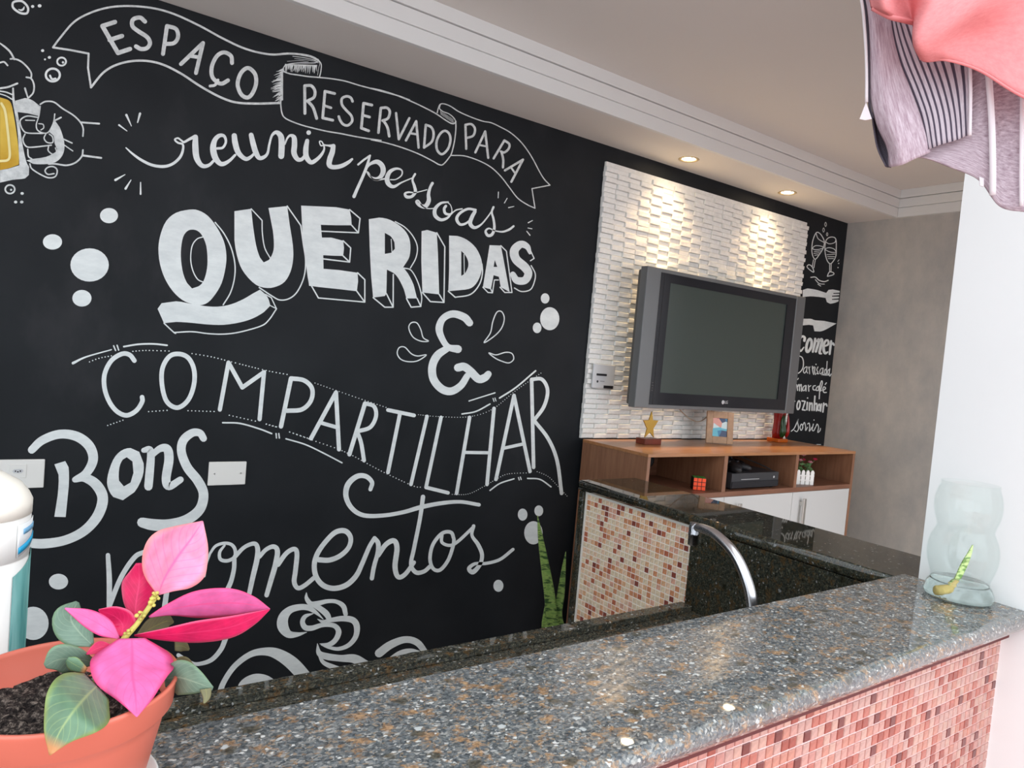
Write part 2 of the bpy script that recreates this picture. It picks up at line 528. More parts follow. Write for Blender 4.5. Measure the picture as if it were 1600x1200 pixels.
# ---------------------------------------------------------------- materials
def granite(name, dark=1.0, tint=(1, 1, 1), chips=0.90):
    t = NT(name, 0.028, 0.42)
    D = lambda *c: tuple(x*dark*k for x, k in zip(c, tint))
    warp = t.mapping((1, 1.35, 1.15), rot=(0.3, 0.2, 0.5))
    nz = t.n.new('ShaderNodeTexNoise'); nz.inputs['Scale'].default_value = 90; nz.inputs['Detail'].default_value = 5; t.l.new(warp, nz.inputs['Vector'])
    wv = t.mix(0.014, warp, nz.outputs['Color'], 'ADD')
    def cell(scale, ch):
        v = t.voro(scale, wv); q = t.n.new('ShaderNodeSeparateColor'); t.l.new(v, q.inputs[0]); return q.outputs[ch]
    fine = t.ramp(cell(250, 0), [(0.0, D(0.018, 0.022, 0.026)), (0.28, D(0.045, 0.055, 0.062)), (0.50, D(0.11, 0.13, 0.145)), (0.68, D(0.19, 0.195, 0.18)), (0.80, D(0.30, 0.21, 0.12)), (0.88, D(0.38, 0.38, 0.35)), (0.97, D(0.60, 0.60, 0.56))], 'CONSTANT')
    soft = t.ramp(t.noise(130, wv, detail=6, rough=0.75), [(0.34, D(0.030, 0.038, 0.045)), (0.50, D(0.13, 0.14, 0.14)), (0.68, D(0.36, 0.35, 0.32))])
    base = t.mix(0.52, fine, soft)
    blob = t.ramp(t.noise(34, wv, detail=5, rough=0.7), [(0.54, 0.0), (0.62, 0.8)])
    c = t.mix(blob, base, t.ramp(t.noise(140, wv, detail=5, rough=0.7), [(0.32, D(0.07, 0.045, 0.025)), (0.50, D(0.30, 0.17, 0.08)), (0.68, D(0.55, 0.36, 0.19))]))
    v3 = t.voro(26, wv, 'Distance'); k3 = t.ramp(v3, [(0.22, 0.85), (0.33, 0.0)]); g3 = t.ramp(cell(26, 2), [(0.62, 0.0), (0.63, 1.0)])
    c = t.mix(t.mix(1.0, g3, k3, 'MULTIPLY'), c, t.ramp(t.noise(200, detail=3), [(0.35, D(0.035, 0.032, 0.022)), (0.7, D(0.11, 0.10, 0.075))]))
    def chip(scale, ch, thr, r0, r1, col, cc):
        core = t.ramp(t.voro(scale, wv, 'Distance'), [(r0, 1.0), (r1, 0.0)])
        return t.mix(t.mix(1.0, t.ramp(cell(scale, ch), [(thr, 0.0), (thr+0.005, 1.0)]), core, 'MULTIPLY'), cc, col)
    w_ = min(1, dark*1.6)
    c = chip(120, 1, chips, 0.30, 0.44, (0.62*w_, 0.63*w_, 0.60*w_), c)
    c = chip(62, 1, 0.5+chips*0.5, 0.26, 0.36, (0.50*w_, 0.53*w_, 0.52*w_), c)
    t.color(c)
    return t.m
M_GRAN = granite('polished_granite_lit', 1.15)  # lit copy: strong daylight on the near bar put into the colour
M_GRAND = granite('polished_granite_shaded', 0.24, (1.10, 1.10, 0.82), 0.95)  # same stone, shade on arm and backsplash put into the colour
M_GRANM = granite('polished_granite_half_shaded', 0.46, (1.10, 1.05, 0.84), 0.93)  # same stone, half shade over the worktop put into the colour
t = NT('black_wall_paint', 0.55, 0.13)
t.color(t.mix(t.ramp(t.noise(1.7, t.mapping((1.6, 1, 0.8)), detail=8, rough=0.62), [(0.60, 0.0), (0.80, 0.5)]), t.ramp(t.noise(3.5, detail=6), [(0.35, (0.0130, 0.0148, 0.0172)), (0.7, (0.0190, 0.0212, 0.0240))]), (0.050, 0.048, 0.052))); t.bump(t.noise(70, detail=3), 0.05, 0.002); M_BLACKWALL = t.m
t = NT('chalk_paint', 0.6, 0.3)
t.color(t.ramp(t.noise(14, t.mapping((1, 1, 2.5)), detail=6, rough=0.7), [(0.3, (0.66, 0.70, 0.70)), (0.65, (0.80, 0.84, 0.83))])); M_CHALK = t.m
t = NT('chalk_line', 0.6, 0.3)
t.color(t.ramp(t.noise(40, detail=4, rough=0.7), [(0.3, (0.46, 0.49, 0.49)), (0.65, (0.74, 0.77, 0.76))])); M_CHALKL = t.m
t = NT('beer_paint', 0.6, 0.3)
t.color(t.ramp(t.noise(14, detail=5), [(0.3, sr(196, 152, 36)), (0.7, sr(228, 196, 84))])); M_BEER = t.m
M_FOAM = flat('pale_yellow_paint', sr(238, 225, 160), 0.6, 0.3, var=0.08)
M_WHITE = flat('white_wall_paint', (0.82, 0.84, 0.83), 0.55, 0.3, var=0.015, scale=3)
M_CEIL = flat('ceiling_paint', (0.70, 0.68, 0.645), 0.8, 0.2, var=0.01, scale=2)
M_CROWN = flat('plaster_moulding_paint', (0.70, 0.715, 0.705), 0.6, 0.3, var=0.01)
t = NT('burnt_cement', 0.5, 0.3)
n = t.noise(2.2, detail=7, rough=0.6); n2 = t.noise(9, t.mapping((1, 1, 0.6)), detail=6, rough=0.65)
c = t.ramp(n, [(0.3, (0.31, 0.308, 0.296)), (0.7, (0.50, 0.48, 0.44))]); c2 = t.ramp(n2, [(0.3, (0.34, 0.342, 0.344)), (0.75, (0.60, 0.56, 0.505))])
t.color(t.mix(0.5, c, c2)); t.bump(n2, 0.1, 0.003); M_CEMENT = t.m
M_FLOOR = flat('floor_tile', (0.66, 0.61, 0.55), 0.35, 0.5, var=0.08)
M_OUTFLOOR = flat('assumed_red_paving', (0.56, 0.34, 0.30), 0.7, 0.3, var=0.1)  # unseen ground, red assumed so it bounces pink onto the bar front
t = NT('grout', 0.9, 0.1); t.color((0.93, 0.91, 0.87)); M_GROUT = t.m
t = NT('pink_lit_grout', 0.9, 0.1); t.color((0.86, 0.62, 0.60)); M_GROUTP = t.m  # pink light on the bar front put into the grout colour
M_UNDERSHADE = flat('dark_red_undershade', sr(96, 40, 40), 0.6)  # shade below the bar edge as a dark red colour
M_SEAL = flat('white_sealant', (0.80, 0.78, 0.72), 0.5)
def tile_mats(cols):
    out = []
    for i, cc in enumerate(cols):
        t = NT('mosaic_glaze_%s' % 'abcdefghij'[i], 0.28, 0.5)
        a = tuple(x * 0.8 for x in cc); b = tuple(min(1, x * 1.18) for x in cc)
        t.color(t.ramp(t.noise(70, detail=4, rough=0.7), [(0.32, a), (0.68, b)])); out.append(t.m)
    return out
TILES_A = tile_mats([sr(226, 206, 176), sr(230, 212, 182), sr(232, 200, 170), sr(222, 176, 136), sr(206, 142, 102), sr(180, 104, 76), sr(136, 70, 56), sr(218, 168, 144)])
TILES_PINK_LIT = tile_mats([sr(190, 150, 140), sr(196, 156, 142), sr(194, 145, 134), sr(190, 132, 116), sr(180, 108, 94), sr(156, 82, 70), sr(116, 60, 56), sr(188, 134, 124)])  # same tiles as the arm, pink light put into their colour
TILE_W = [22, 18, 18, 12, 12, 8, 5, 10]
def wood(name, a, b, sc=(18, 18, 1.6), rough=0.4):
    t = NT(name, rough, 0.4)
    v = t.mapping(sc)
    n = t.noise(3.0, v, detail=6, rough=0.65)
    t.color(t.ramp(n, [(0.3, a), (0.7, b)])); t.bump(n, 0.06, 0.001); return t.m
M_WOODV = wood('walnut_laminate', sr(122, 84, 62), sr(150, 108, 82))
M_WOODH = wood('walnut_laminate_top', sr(150, 102, 66), sr(182, 130, 88), (1.6, 18, 18), 0.28)
M_WOODI = wood('walnut_laminate_inner', sr(112, 74, 56), sr(138, 96, 74), (1.6, 18, 18))
M_DOOR = flat('white_lacquer', (0.58, 0.58, 0.565), 0.3, 0.5)
M_STEEL = flat('brushed_steel', (0.62, 0.61, 0.58), 0.3, 0.5, 1.0)
M_CHROME = flat('chrome', (0.60, 0.60, 0.62), 0.22, 0.5, 1.0)
M_CHROMED = flat('dark_chrome', (0.30, 0.31, 0.33), 0.2, 0.5, 1.0)
t = NT('white_stone', 0.65, 0.3); n = t.noise(45, detail=5, rough=0.6)
t.color(t.ramp(n, [(0.3, (0.74, 0.74, 0.71)), (0.7, (0.86, 0.86, 0.83))])); t.bump(n, 0.35, 0.003); M_STONE = t.m
M_TVSIL = flat('silver_plastic', (0.155, 0.160, 0.162), 0.38, 0.5, 0.25)
M_TVSILD = flat('grey_plastic', (0.10, 0.095, 0.088), 0.5, 0.4)
M_TVBLK = flat('black_gloss_plastic', (0.010, 0.011, 0.016), 0.15, 0.5)
t = NT('plasma_glass', 0.22, 0.6); t.color((0.043, 0.058, 0.050)); M_SCREEN = t.m
M_BLACKP = flat('matt_black_plastic', (0.010, 0.010, 0.012), 0.45, 0.4)
M_BLACKP2 = flat('dark_grey_plastic', (0.035, 0.036, 0.04), 0.4, 0.4)
M_WHITEP = flat('white_plastic', (0.80, 0.79, 0.75), 0.4, 0.5)
M_CREAM = flat('cream_plastic', (0.88, 0.84, 0.74), 0.35, 0.5)
M_PLATE = flat('silver_plate', (0.62, 0.63, 0.64), 0.35, 0.5, 0.2)
t = NT('teal_plastic', 0.15, 0.5); t.color(t.ramp(t.noise(6, t.mapping((8, 8, 1))), [(0.3, sr(62, 120, 118)), (0.7, sr(120, 176, 170))])); M_TEAL = t.m
M_BLUE = flat('blue_print', sr(40, 160, 205), 0.4)
M_PBLUE = flat('pale_blue_print', sr(120, 175, 210), 0.4)
M_LABEL = flat('label_paper', (0.78, 0.80, 0.80), 0.5)
M_GOLD = flat('gold', sr(186, 148, 66), 0.35, 0.5, 0.6)
M_MAHOG = flat('red_brown_wood', sr(110, 42, 22), 0.35, var=0.25, scale=20)
M_FRAME = flat('rustic_frame_wood', sr(176, 142, 112), 0.6, var=0.15, scale=40)
M_RED = flat('red_glass', sr(150, 22, 22), 0.15); M_GREENG = flat('dark_green_glass', sr(28, 62, 26), 0.15); M_AMBER = flat('amber_glass', sr(190, 90, 20), 0.15)
M_ORANGE = flat('orange_sticker', (1.0, 0.10, 0.03), 0.35); M_GREENS = flat('green_sticker', sr(60, 140, 50), 0.35)
M_PINKF = flat('pink_petal', sr(214, 150, 160), 0.6); M_PINKD = flat('crimson_petal', sr(190, 40, 80), 0.6); M_LEAFS = flat('small_leaf_green', sr(64, 100, 50), 0.6, var=0.3, scale=40)
t = NT('terracotta_plastic', 0.38, 0.5); t.color(sr(214, 112, 92)); t.b.inputs['Subsurface Weight'].default_value = 0.0; M_TERRA = t.m
t = NT('potting_soil', 0.95, 0.1); n = t.noise(160, detail=5, rough=0.8)
t.color(t.ramp(n, [(0.38, (0.012, 0.011, 0.012)), (0.52, (0.07, 0.058, 0.052)), (0.62, (0.36, 0.31, 0.26))])); t.bump(n, 1.0, 0.006); M_SOIL = t.m
def leafmat(name, base, vein, edge, trans=0.25, tipc=None):
    t = NT(name, 0.42, 0.4)
    sx = t.n.new('ShaderNodeSeparateXYZ'); t.l.new(t.tc.outputs['UV'], sx.inputs[0])
    # u across 0..1 (midrib at .5), v along 0..1
    s1 = t.n.new('ShaderNodeMath'); s1.operation = 'SUBTRACT'; s1.inputs[1].default_value = 0.5; t.l.new(sx.outputs[0], s1.inputs[0])
    s2 = t.n.new('ShaderNodeMath'); s2.operation = 'ABSOLUTE'; t.l.new(s1.outputs[0], s2.inputs[0])
    mid = t.ramp(s2.outputs[0], [(0.0, 1.0), (0.035, 0.0)])
    # side veins: v*9 - |u|*5
    a = t.n.new('ShaderNodeMath'); a.operation = 'MULTIPLY_ADD'; a.inputs[1].default_value = 9.0; t.l.new(sx.outputs[1], a.inputs[0])
    b = t.n.new('ShaderNodeMath'); b.operation = 'MULTIPLY'; b.inputs[1].default_value = -6.0; t.l.new(s2.outputs[0], b.inputs[0]); t.l.new(b.outputs[0], a.inputs[2])
    f = t.n.new('ShaderNodeMath'); f.operation = 'FRACT'; t.l.new(a.outputs[0], f.inputs[0])
    side = t.ramp(f.outputs[0], [(0.0, 0.55), (0.10, 0.0), (0.92, 0.0), (1.0, 0.55)])
    mot = t.ramp(t.noise(60, detail=4), [(0.3, tuple(c * 0.82 for c in base)), (0.7, tuple(min(1, c * 1.15) for c in base))])
    c = t.mix(side, mot, vein); c = t.mix(mid, c, vein)
    ed = t.ramp(s2.outputs[0], [(0.40, 0.0), (0.5, 0.8)]); c = t.mix(ed, c, edge)
    if tipc:
        tp = t.ramp(sx.outputs[1], [(0.80, 0.0), (0.92, 1.0)]); c = t.mix(tp, c, tipc)
    t.color(c)
    tr = t.n.new('ShaderNodeBsdfTranslucent'); t.l.new(c, tr.inputs[0])
    mx = t.n.new('ShaderNodeMixShader'); mx.inputs[0].default_value = trans
    out = t.n['Material Output']; t.l.new(t.b.outputs[0], mx.inputs[1]); t.l.new(tr.outputs[0], mx.inputs[2]); t.l.new(mx.outputs[0], out.inputs[0])
    return t.m
M_BRACT = leafmat('pink_bract', sr(244, 120, 185), sr(250, 100, 165), sr(245, 70, 130))
M_BRACTP = leafmat('pale_pink_bract', sr(250, 160, 195), sr(252, 120, 180), sr(250, 160, 150))
M_BRACTD = leafmat('crimson_bract', sr(226, 34, 98), sr(240, 60, 120), sr(250, 110, 150))
M_GLEAF = leafmat('green_leaf', sr(112, 148, 118), sr(160, 185, 130), sr(150, 170, 90), 0.2, sr(205, 150, 100))
M_GLEAF2 = leafmat('grey_green_leaf', sr(128, 158, 138), sr(165, 190, 165), sr(120, 150, 110), 0.2)
M_GLEAFO = leafmat('olive_leaf', sr(120, 118, 86), sr(150, 150, 90), sr(120, 110, 70), 0.2)
M_STEMY = flat('yellow_green_stem', sr(190, 182, 90), 0.5, var=0.2, scale=80)
M_STEMG = flat('brown_green_stem', sr(120, 110, 70), 0.6, var=0.3, scale=80)
def glassmat(name, col, rough=0.0):
    t = NT(name, rough, 0.5); t.color(col); t.b.inputs['Transmission Weight'].default_value = 1.0; t.b.inputs['IOR'].default_value = 1.45; return t.m
t = NT('clear_glass', 0.02, 0.5)
tb = t.n.new('ShaderNodeBsdfTransparent'); gb = t.n.new('ShaderNodeBsdfGlossy'); gb.inputs['Roughness'].default_value = 0.02
mx = t.n.new('ShaderNodeMixShader')
lw = t.n.new('ShaderNodeLayerWeight'); lw.inputs['Blend'].default_value = 0.22
t.l.new(t.ramp(lw.outputs['Facing'], [(0.0, (0.985, 0.995, 0.99)), (0.85, (0.96, 0.98, 0.975)), (0.97, (0.84, 0.89, 0.89)), (1.0, (0.42, 0.48, 0.48))]), tb.inputs[0])
t.l.new(t.ramp(lw.outputs['Facing'], [(0.0, 0.02), (0.6, 0.05), (0.92, 0.14), (1.0, 0.25)]), mx.inputs[0]); t.l.new(tb.outputs[0], mx.inputs[1]); t.l.new(gb.outputs[0], mx.inputs[2]); t.l.new(mx.outputs[0], t.n['Material Output'].inputs[0]); M_GLASS = t.m
t = NT('water', 0.0, 0.5); t.color((0.92, 0.98, 0.97)); t.b.inputs['Transmission Weight'].default_value = 1.0; t.b.inputs['IOR'].default_value = 1.33; M_WATER = t.m
t = NT('snake_plant_leaf', 0.4, 0.4)
wv = t.n.new('ShaderNodeTexNoise'); wv.inputs['Scale'].default_value = 3.0; wv.inputs['Detail'].default_value = 5
t.l.new(t.mapping((9, 9, 34)), wv.inputs['Vector'])
t.color(t.ramp(wv.outputs[0], [(0.40, sr(52, 84, 42)), (0.52, sr(150, 176, 96)), (0.64, sr(112, 148, 74))])); M_SNAKE = t.m
t = NT('cutting_leaf', 0.4, 0.4)
t.color(t.ramp(t.noise(3.0, t.mapping((20, 20, 60)), detail=4), [(0.42, sr(110, 150, 70)), (0.55, sr(205, 225, 150))])); M_CUT = t.m
M_ROOT = flat('pale_rhizome', sr(226, 196, 120), 0.5, var=0.15, scale=60)
def fabric(name, a, b, scale=(260, 30, 1), trans=0.2, bumps=0.3):
    t = NT(name, 0.9, 0.1)
    n = t.noise(1.0, t.mapping(scale, 'UV'), detail=5, rough=0.75)
    c = t.ramp(n, [(0.32, a), (0.68, b)]); t.color(c); t.bump(n, bumps, 0.002)
    tr = t.n.new('ShaderNodeBsdfTranslucent'); t.l.new(c, tr.inputs[0])
    mx = t.n.new('ShaderNodeMixShader'); mx.inputs[0].default_value = trans
    out = t.n['Material Output']; t.l.new(t.b.outputs[0], mx.inputs[1]); t.l.new(tr.outputs[0], mx.inputs[2]); t.l.new(mx.outputs[0], out.inputs[0])
    return t, c, mx
M_MARL = fabric('marled_mauve_jersey', sr(146, 124, 134), sr(214, 202, 210), (18, 90, 1))[0].m
M_MARLP = fabric('marled_pink_jersey', sr(160, 134, 146), sr(218, 206, 214), (22, 9, 1))[0].m
M_CORAL = fabric('coral_cotton', sr(226, 140, 142), sr(236, 158, 158), (40, 40, 1), 0.22, 0.1)[0].m
M_LINING = fabric('dark_jersey_lining', sr(70, 66, 76), sr(104, 98, 108), (14, 40, 1))[0].m
M_PIPE = fabric('white_piping', sr(220, 214, 218), sr(245, 242, 244), (40, 40, 1))[0].m
M_DPIPE = fabric('charcoal_piping', sr(56, 52, 60), sr(80, 76, 84), (40, 40, 1))[0].m
def striped():
    t, c, mx = fabric('striped_jersey', sr(176, 164, 174), sr(212, 206, 212), (60, 12, 1))
    sx = t.n.new('ShaderNodeSeparateXYZ'); t.l.new(t.tc.outputs['UV'], sx.inputs[0])
    m = t.n.new('ShaderNodeMath'); m.operation = 'MULTIPLY'; m.inputs[1].default_value = 9.0; t.l.new(sx.outputs[0], m.inputs[0])
    f = t.n.new('ShaderNodeMath'); f.operation = 'FRACT'; t.l.new(m.outputs[0], f.inputs[0])
    k = t.ramp(f.outputs[0], [(0.0, 1.0), (0.30, 1.0), (0.40, 0.0), (0.94, 0.0), (1.0, 1.0)])
    c2 = t.mix(k, c, sr(78, 72, 86)); t.color(c2); return t.m
M_STRIPE = striped()
t = NT('downlight_glow', 0.5); t.b.inputs['Emission Color'].default_value = (1.0, 0.80, 0.52, 1); t.b.inputs['Emission Strength'].default_value = 16.0; M_GLOW = t.m
M_LRING = flat('downlight_ring_metal', sr(200, 180, 140), 0.35, 0.5, 0.3)

# ---------------------------------------------------------------- geometry helpers
def at(px, py, Y):                       # point of the photographed view that lies on the plane y = Y
    a, b = (px - 800) / FPX, (py - 600) / FPX
    d = [RX[i] * a + RY[i] * b + RZ[i] for i in range(3)]
    k = Y / d[1]; return Vector((d[0] * k, Y, d[2] * k + CAMZ))
def atd(px, py, D):                      # ... at viewing depth D
    a, b = (px - 800) / FPX, (py - 600) / FPX
    return Vector([(RX[i] * a + RY[i] * b + RZ[i]) * D for i in range(3)]) + Vector((0, 0, CAMZ))
def pix(p):
    v = (p[0], p[1], p[2] - CAMZ); d = sum(RZ[i] * v[i] for i in range(3))
    if d < 0.05: return (-9999, -9999, 0)
    return (800 + FPX * sum(RX[i] * v[i] for i in range(3)) / d, 600 + FPX * sum(RY[i] * v[i] for i in range(3)) / d, d)
ORG = {}
class MB:
    def __init__(s): s.v = []; s.f = []; s.mi = []; s.sm = []; s.uv = []
    def face(s, idx, m=0, smooth=False, uv=None): s.f.append(tuple(idx)); s.mi.append(m); s.sm.append(smooth); s.uv.append(uv)
    def box(s, x0, x1, y0, y1, z0, z1, m=0):
        b = len(s.v); s.v += [(x0,y0,z0),(x1,y0,z0),(x1,y1,z0),(x0,y1,z0),(x0,y0,z1),(x1,y0,z1),(x1,y1,z1),(x0,y1,z1)]
        for q in ((0,3,2,1),(4,5,6,7),(0,1,5,4),(1,2,6,5),(2,3,7,6),(3,0,4,7)): s.face([b+i for i in q], m)
        return s
    def bbox(s, x0, x1, y0, y1, z0, z1, r=0.002, m=0, seg=2):     # bevelled box
        bm = bmesh.new(); bmesh.ops.create_cube(bm, size=1)
        for v in bm.verts: v.co = Vector(((x0+x1)/2 + v.co.x*(x1-x0), (y0+y1)/2 + v.co.y*(y1-y0), (z0+z1)/2 + v.co.z*(z1-z0)))
        bmesh.ops.bevel(bm, geom=bm.edges[:], offset=r, segments=seg, affect='EDGES', profile=0.5)
        return s.frombm(bm, m)
    def frombm(s, bm, m=0, smooth=False, mat=None):
        b = len(s.v); bm.verts.index_update()
        s.v += [tuple((mat @ v.co) if mat else v.co) for v in bm.verts]
        for f in bm.faces: s.face([b + v.index for v in f.verts], m, smooth)
        bm.free(); return s
    def lathe(s, prof, c=(0,0,0), n=32, m=0, smooth=True, axis=None, close=False):
        # prof: (r, h) pairs ; axis: Matrix 3x3 giving orientation
        b = len(s.v); R = axis if axis else Matrix.Identity(3); c = Vector(c)
        for r, h in prof:
            for k in range(n):
                a = 2*PI*k/n; s.v.append(tuple(c + R @ Vector((r*math.cos(a), r*math.sin(a), h))))
        L = len(prof)
        for i in range(L-1 if not close else L):
            j = (i+1) % L
            for k in range(n):
                k2 = (k+1) % n; s.face((b+i*n+k, b+i*n+k2, b+j*n+k2, b+j*n+k), m, smooth)
        return s
    def tube(s, pts, rad, n=10, m=0, caps=True, smooth=True):
        pts = [Vector(p) for p in pts]; rs = rad if hasattr(rad, '__len__') else [rad]*len(pts)
        b = len(s.v); up = None
        for i, p in enumerate(pts):
            t = (pts[min(i+1, len(pts)-1)] - pts[max(i-1, 0)]).normalized()
            if up is None:
                up = Vector((0,0,1)) if abs(t.z) < 0.9 else Vector((1,0,0))
            u = (up - t*up.dot(t)).normalized(); w_ = t.cross(u); up = u
            for k in range(n):
                a = 2*PI*k/n; s.v.append(tuple(p + (u*math.cos(a) + w_*math.sin(a))*rs[i]))
        for i in range(len(pts)-1):
            for k in range(n):
                k2 = (k+1) % n; s.face((b+i*n+k, b+i*n+k2, b+(i+1)*n+k2, b+(i+1)*n+k), m, smooth)
        if caps:
            s.face([b+k for k in range(n)][::-1], m); e = b+(len(pts)-1)*n; s.face([e+k for k in range(n)], m)
        return s
    def prism(s, poly, y0, y1, m=0):       # poly (x,z) extruded in y
        n = len(poly); b = len(s.v)
        s.v += [(x, y0, z) for x, z in poly] + [(x, y1, z) for x, z in poly]
        tri = tessellate_polygon([[Vector((x, z, 0)) for x, z in poly]])
        for t in tri: s.face([b+i for i in t], m); s.face([b+n+i for i in reversed(t)], m)
        for i in range(n): j = (i+1) % n; s.face((b+i, b+j, b+n+j, b+n+i), m)
        return s
    def sheet(s, grid, m=0, uvs=True, smooth=True):
        b = len(s.v); R = len(grid); Cn = len(grid[0])
        for row in grid: s.v += [tuple(p) for p in row]
        for i in range(R-1):
            for j in range(Cn-1):
                q = (b+i*Cn+j, b+i*Cn+j+1, b+(i+1)*Cn+j+1, b+(i+1)*Cn+j)
                s.face(q, m, smooth, [(j/(Cn-1), i/(R-1)), ((j+1)/(Cn-1), i/(R-1)), ((j+1)/(Cn-1), (i+1)/(R-1)), (j/(Cn-1), (i+1)/(R-1))])
        return s
    def mesh(s, name, mats, off=(0,0,0)):
        me = bpy.data.meshes.new(name)
        me.from_pydata([(x-off[0], y-off[1], z-off[2]) for x, y, z in s.v], [], s.f)
        mats = mats if isinstance(mats, (list, tuple)) else [mats]
        for mt in mats: me.materials.append(mt)
        me.polygons.foreach_set('material_index', s.mi); me.polygons.foreach_set('use_smooth', s.sm)
        if any(u is not None for u in s.uv):
            uvl = me.uv_layers.new(name='UVMap'); k = 0
            for p, u in zip(me.polygons, s.uv):
                for q in range(p.loop_total): uvl.data[p.loop_start+q].uv = u[q] if u else (0, 0)
        me.update(); return me
    def build(s, name, mats, parent=None, label=None, loc=None, fix=False):
        off = ORG.get(parent.name, (0,0,0)) if parent else (loc or (0,0,0))
        me = s.mesh(name, mats, off)
        if fix:
            bm = bmesh.new(); bm.from_mesh(me); bmesh.ops.recalc_face_normals(bm, faces=bm.faces); bm.to_mesh(me); bm.free()
        o = bpy.data.objects.new(name, me); COL.objects.link(o)
        if parent: o.parent = parent
        else: o.location = off
        ORG[o.name] = off
        if label: o['label'] = label
        return o
def thing(name, label, cat, loc, group=None):
    o = bpy.data.objects.new(name, None); COL.objects.link(o); o.location = loc; o.empty_display_size = 0.05
    ORG[o.name] = tuple(loc); o['label'] = label; o['category'] = cat
    if group: o['group'] = group
    return o
def tag(o, label, cat, group=None):
    o['label'] = label; o['category'] = cat
    if group: o['group'] = group
    return o
def struct(o): o['kind'] = 'structure'; return o
def cat(p0, p1, p2, p3, t):
    return 0.5*((2*p1) + (p2-p0)*t + (2*p0-5*p1+4*p2-p3)*t*t + (3*p1-p0-3*p2+p3)*t**3)
def spline(pts, n=6, closed=False):
    P = [Vector(p) for p in pts]; L = len(P); out = []
    rng = range(L if closed else L-1)
    for i in rng:
        if closed: a, b, c, d = P[(i-1) % L], P[i], P[(i+1) % L], P[(i+2) % L]
        else:
            b, c = P[i], P[i+1]; a = P[i-1] if i > 0 else b*2-c; d = P[i+2] if i+2 < L else c*2-b
        for k in range(n): out.append(cat(a, b, c, d, k/n))
    if not closed: out.append(P[-1])
    return out
def gridspline(grid, nu=6, nv=6):
    rows = [spline(r, nu) for r in grid]
    cols = [spline([rows[i][j] for i in range(len(rows))], nv) for j in range(len(rows[0]))]
    return [[cols[j][i] for j in range(len(cols))] for i in range(len(cols[0]))]
def solid(o, th, off=0):
    m = o.modifiers.new('solid', 'SOLIDIFY'); m.thickness = th; m.offset = off; return o

# ================================================================ setting
SOF, CEI = 2.625, 2.785
WY = 2.55; FX = 4.265
wall_back = struct(MB().box(-2.6, FX+0.12, WY, WY+0.12, 0, CEI+0.1).build('wall_back', M_BLACKWALL))
wall_far = struct(MB().box(FX, FX+0.12, 0.3, WY, 0, CEI+0.1).build('wall_right', M_CEMENT))
wall_left = struct(MB().box(-2.72, -2.6, 0.6, 0.9, 0, CEI+0.1).box(-2.72, -2.6, 2.35, WY+0.12, 0, CEI+0.1).box(-2.72, -2.6, 0.9, 2.35, 2.45, CEI+0.1).build('wall_left', M_WHITE))  # out of view, doorway gap added to let in side daylight
floor = struct(MB().box(-2.6, FX, 0.6, WY, -0.1, 0.0).build('floor', M_FLOOR))
outf = struct(MB().box(-4.0, 6.0, -6.0, 0.6, -0.12, -0.02).build('floor', M_OUTFLOOR))
ceil = struct(MB().box(-2.6, FX, 0.60, 2.25, CEI, CEI+0.1).build('ceiling', M_CEIL))
# dropped strip along the black wall, with two round cut-outs for the downlights
def soffit():
    s = MB(); xs = [-2.6]; 
    cx = [2.60, 3.40]; cy = 2.402; r = 0.036; h = 0.06
    y0, y1 = 2.25, WY
    s.box(-2.6, cx[0]-h, y0, y1, SOF, CEI+0.1); s.box(cx[0]+h, cx[1]-h, y0, y1, SOF, CEI+0.1); s.box(cx[1]+h, FX, y0, y1, SOF, CEI+0.1)
    for c in cx:
        s.box(c-h, c+h, y0, cy-h, SOF, CEI+0.1); s.box(c-h, c+h, cy+h, y1, SOF, CEI+0.1); s.box(c-h, c+h, cy-h, cy+h, SOF+0.05, CEI+0.1)
        n = 32; b = len(s.v)
        for k in range(n):
            a = 2*PI*k/n; ca, sa = math.cos(a), math.sin(a); q = h/max(abs(ca), abs(sa))
            s.v += [(c+r*ca, cy+r*sa, SOF), (c+q*ca, cy+q*sa, SOF), (c+r*ca, cy+r*sa, SOF+0.05)]
        for k in range(n):
            j = (k+1) % n; s.face((b+3*k, b+3*j, b+3*j+1, b+3*k+1)); s.face((b+3*k, b+3*k+2, b+3*j+2, b+3*j))
    return s
sof = struct(soffit().build('ceiling', M_CEIL)); 
# moulding: three plaster bands with grooves, on the drop and on the far wall
m1 = MB(); m2 = MB()
bands = [(SOF, 2.679, 0.000), (2.682, 2.733, 0.006), (2.736, CEI, 0.012)]
for z0, z1, o_ in bands:
    m1.bbox(-2.6, FX-0.0, 2.232-o_, 2.252, z0+0.0002, z1, 0.0015)
    m2.bbox(FX-0.018-o_, FX+0.002, 0.6, 2.2319-o_, z0+0.0002, z1, 0.0015)
for z in (2.6805, 2.7345): m1.box(-2.6, FX, 2.236, 2.252, z-0.003, z+0.003); m2.box(FX-0.012, FX+0.002, 0.6, 2.236, z-0.003, z+0.003)
struct(m1.build('trim_1', M_CROWN)); struct(m2.build('trim_2', M_CROWN))
# white jamb of the opening, right of the bar
wall_col = struct(MB().box(1.84, 2.28, 0.30, 0.816, 0, CEI+0.1).box(2.28, FX, 0.60, 0.816, 2.35, CEI+0.1).box(4.12, FX, 0.60, 0.816, 0, 2.35).build('wall_front', M_WHITE))  # opening beyond the jamb is unseen, added to light the far wall
base = struct(MB().bbox(-2.6, 2.19, WY-0.014, WY+0.001, 0, 0.07, 0.003).build('baseboard_back', M_WHITEP))

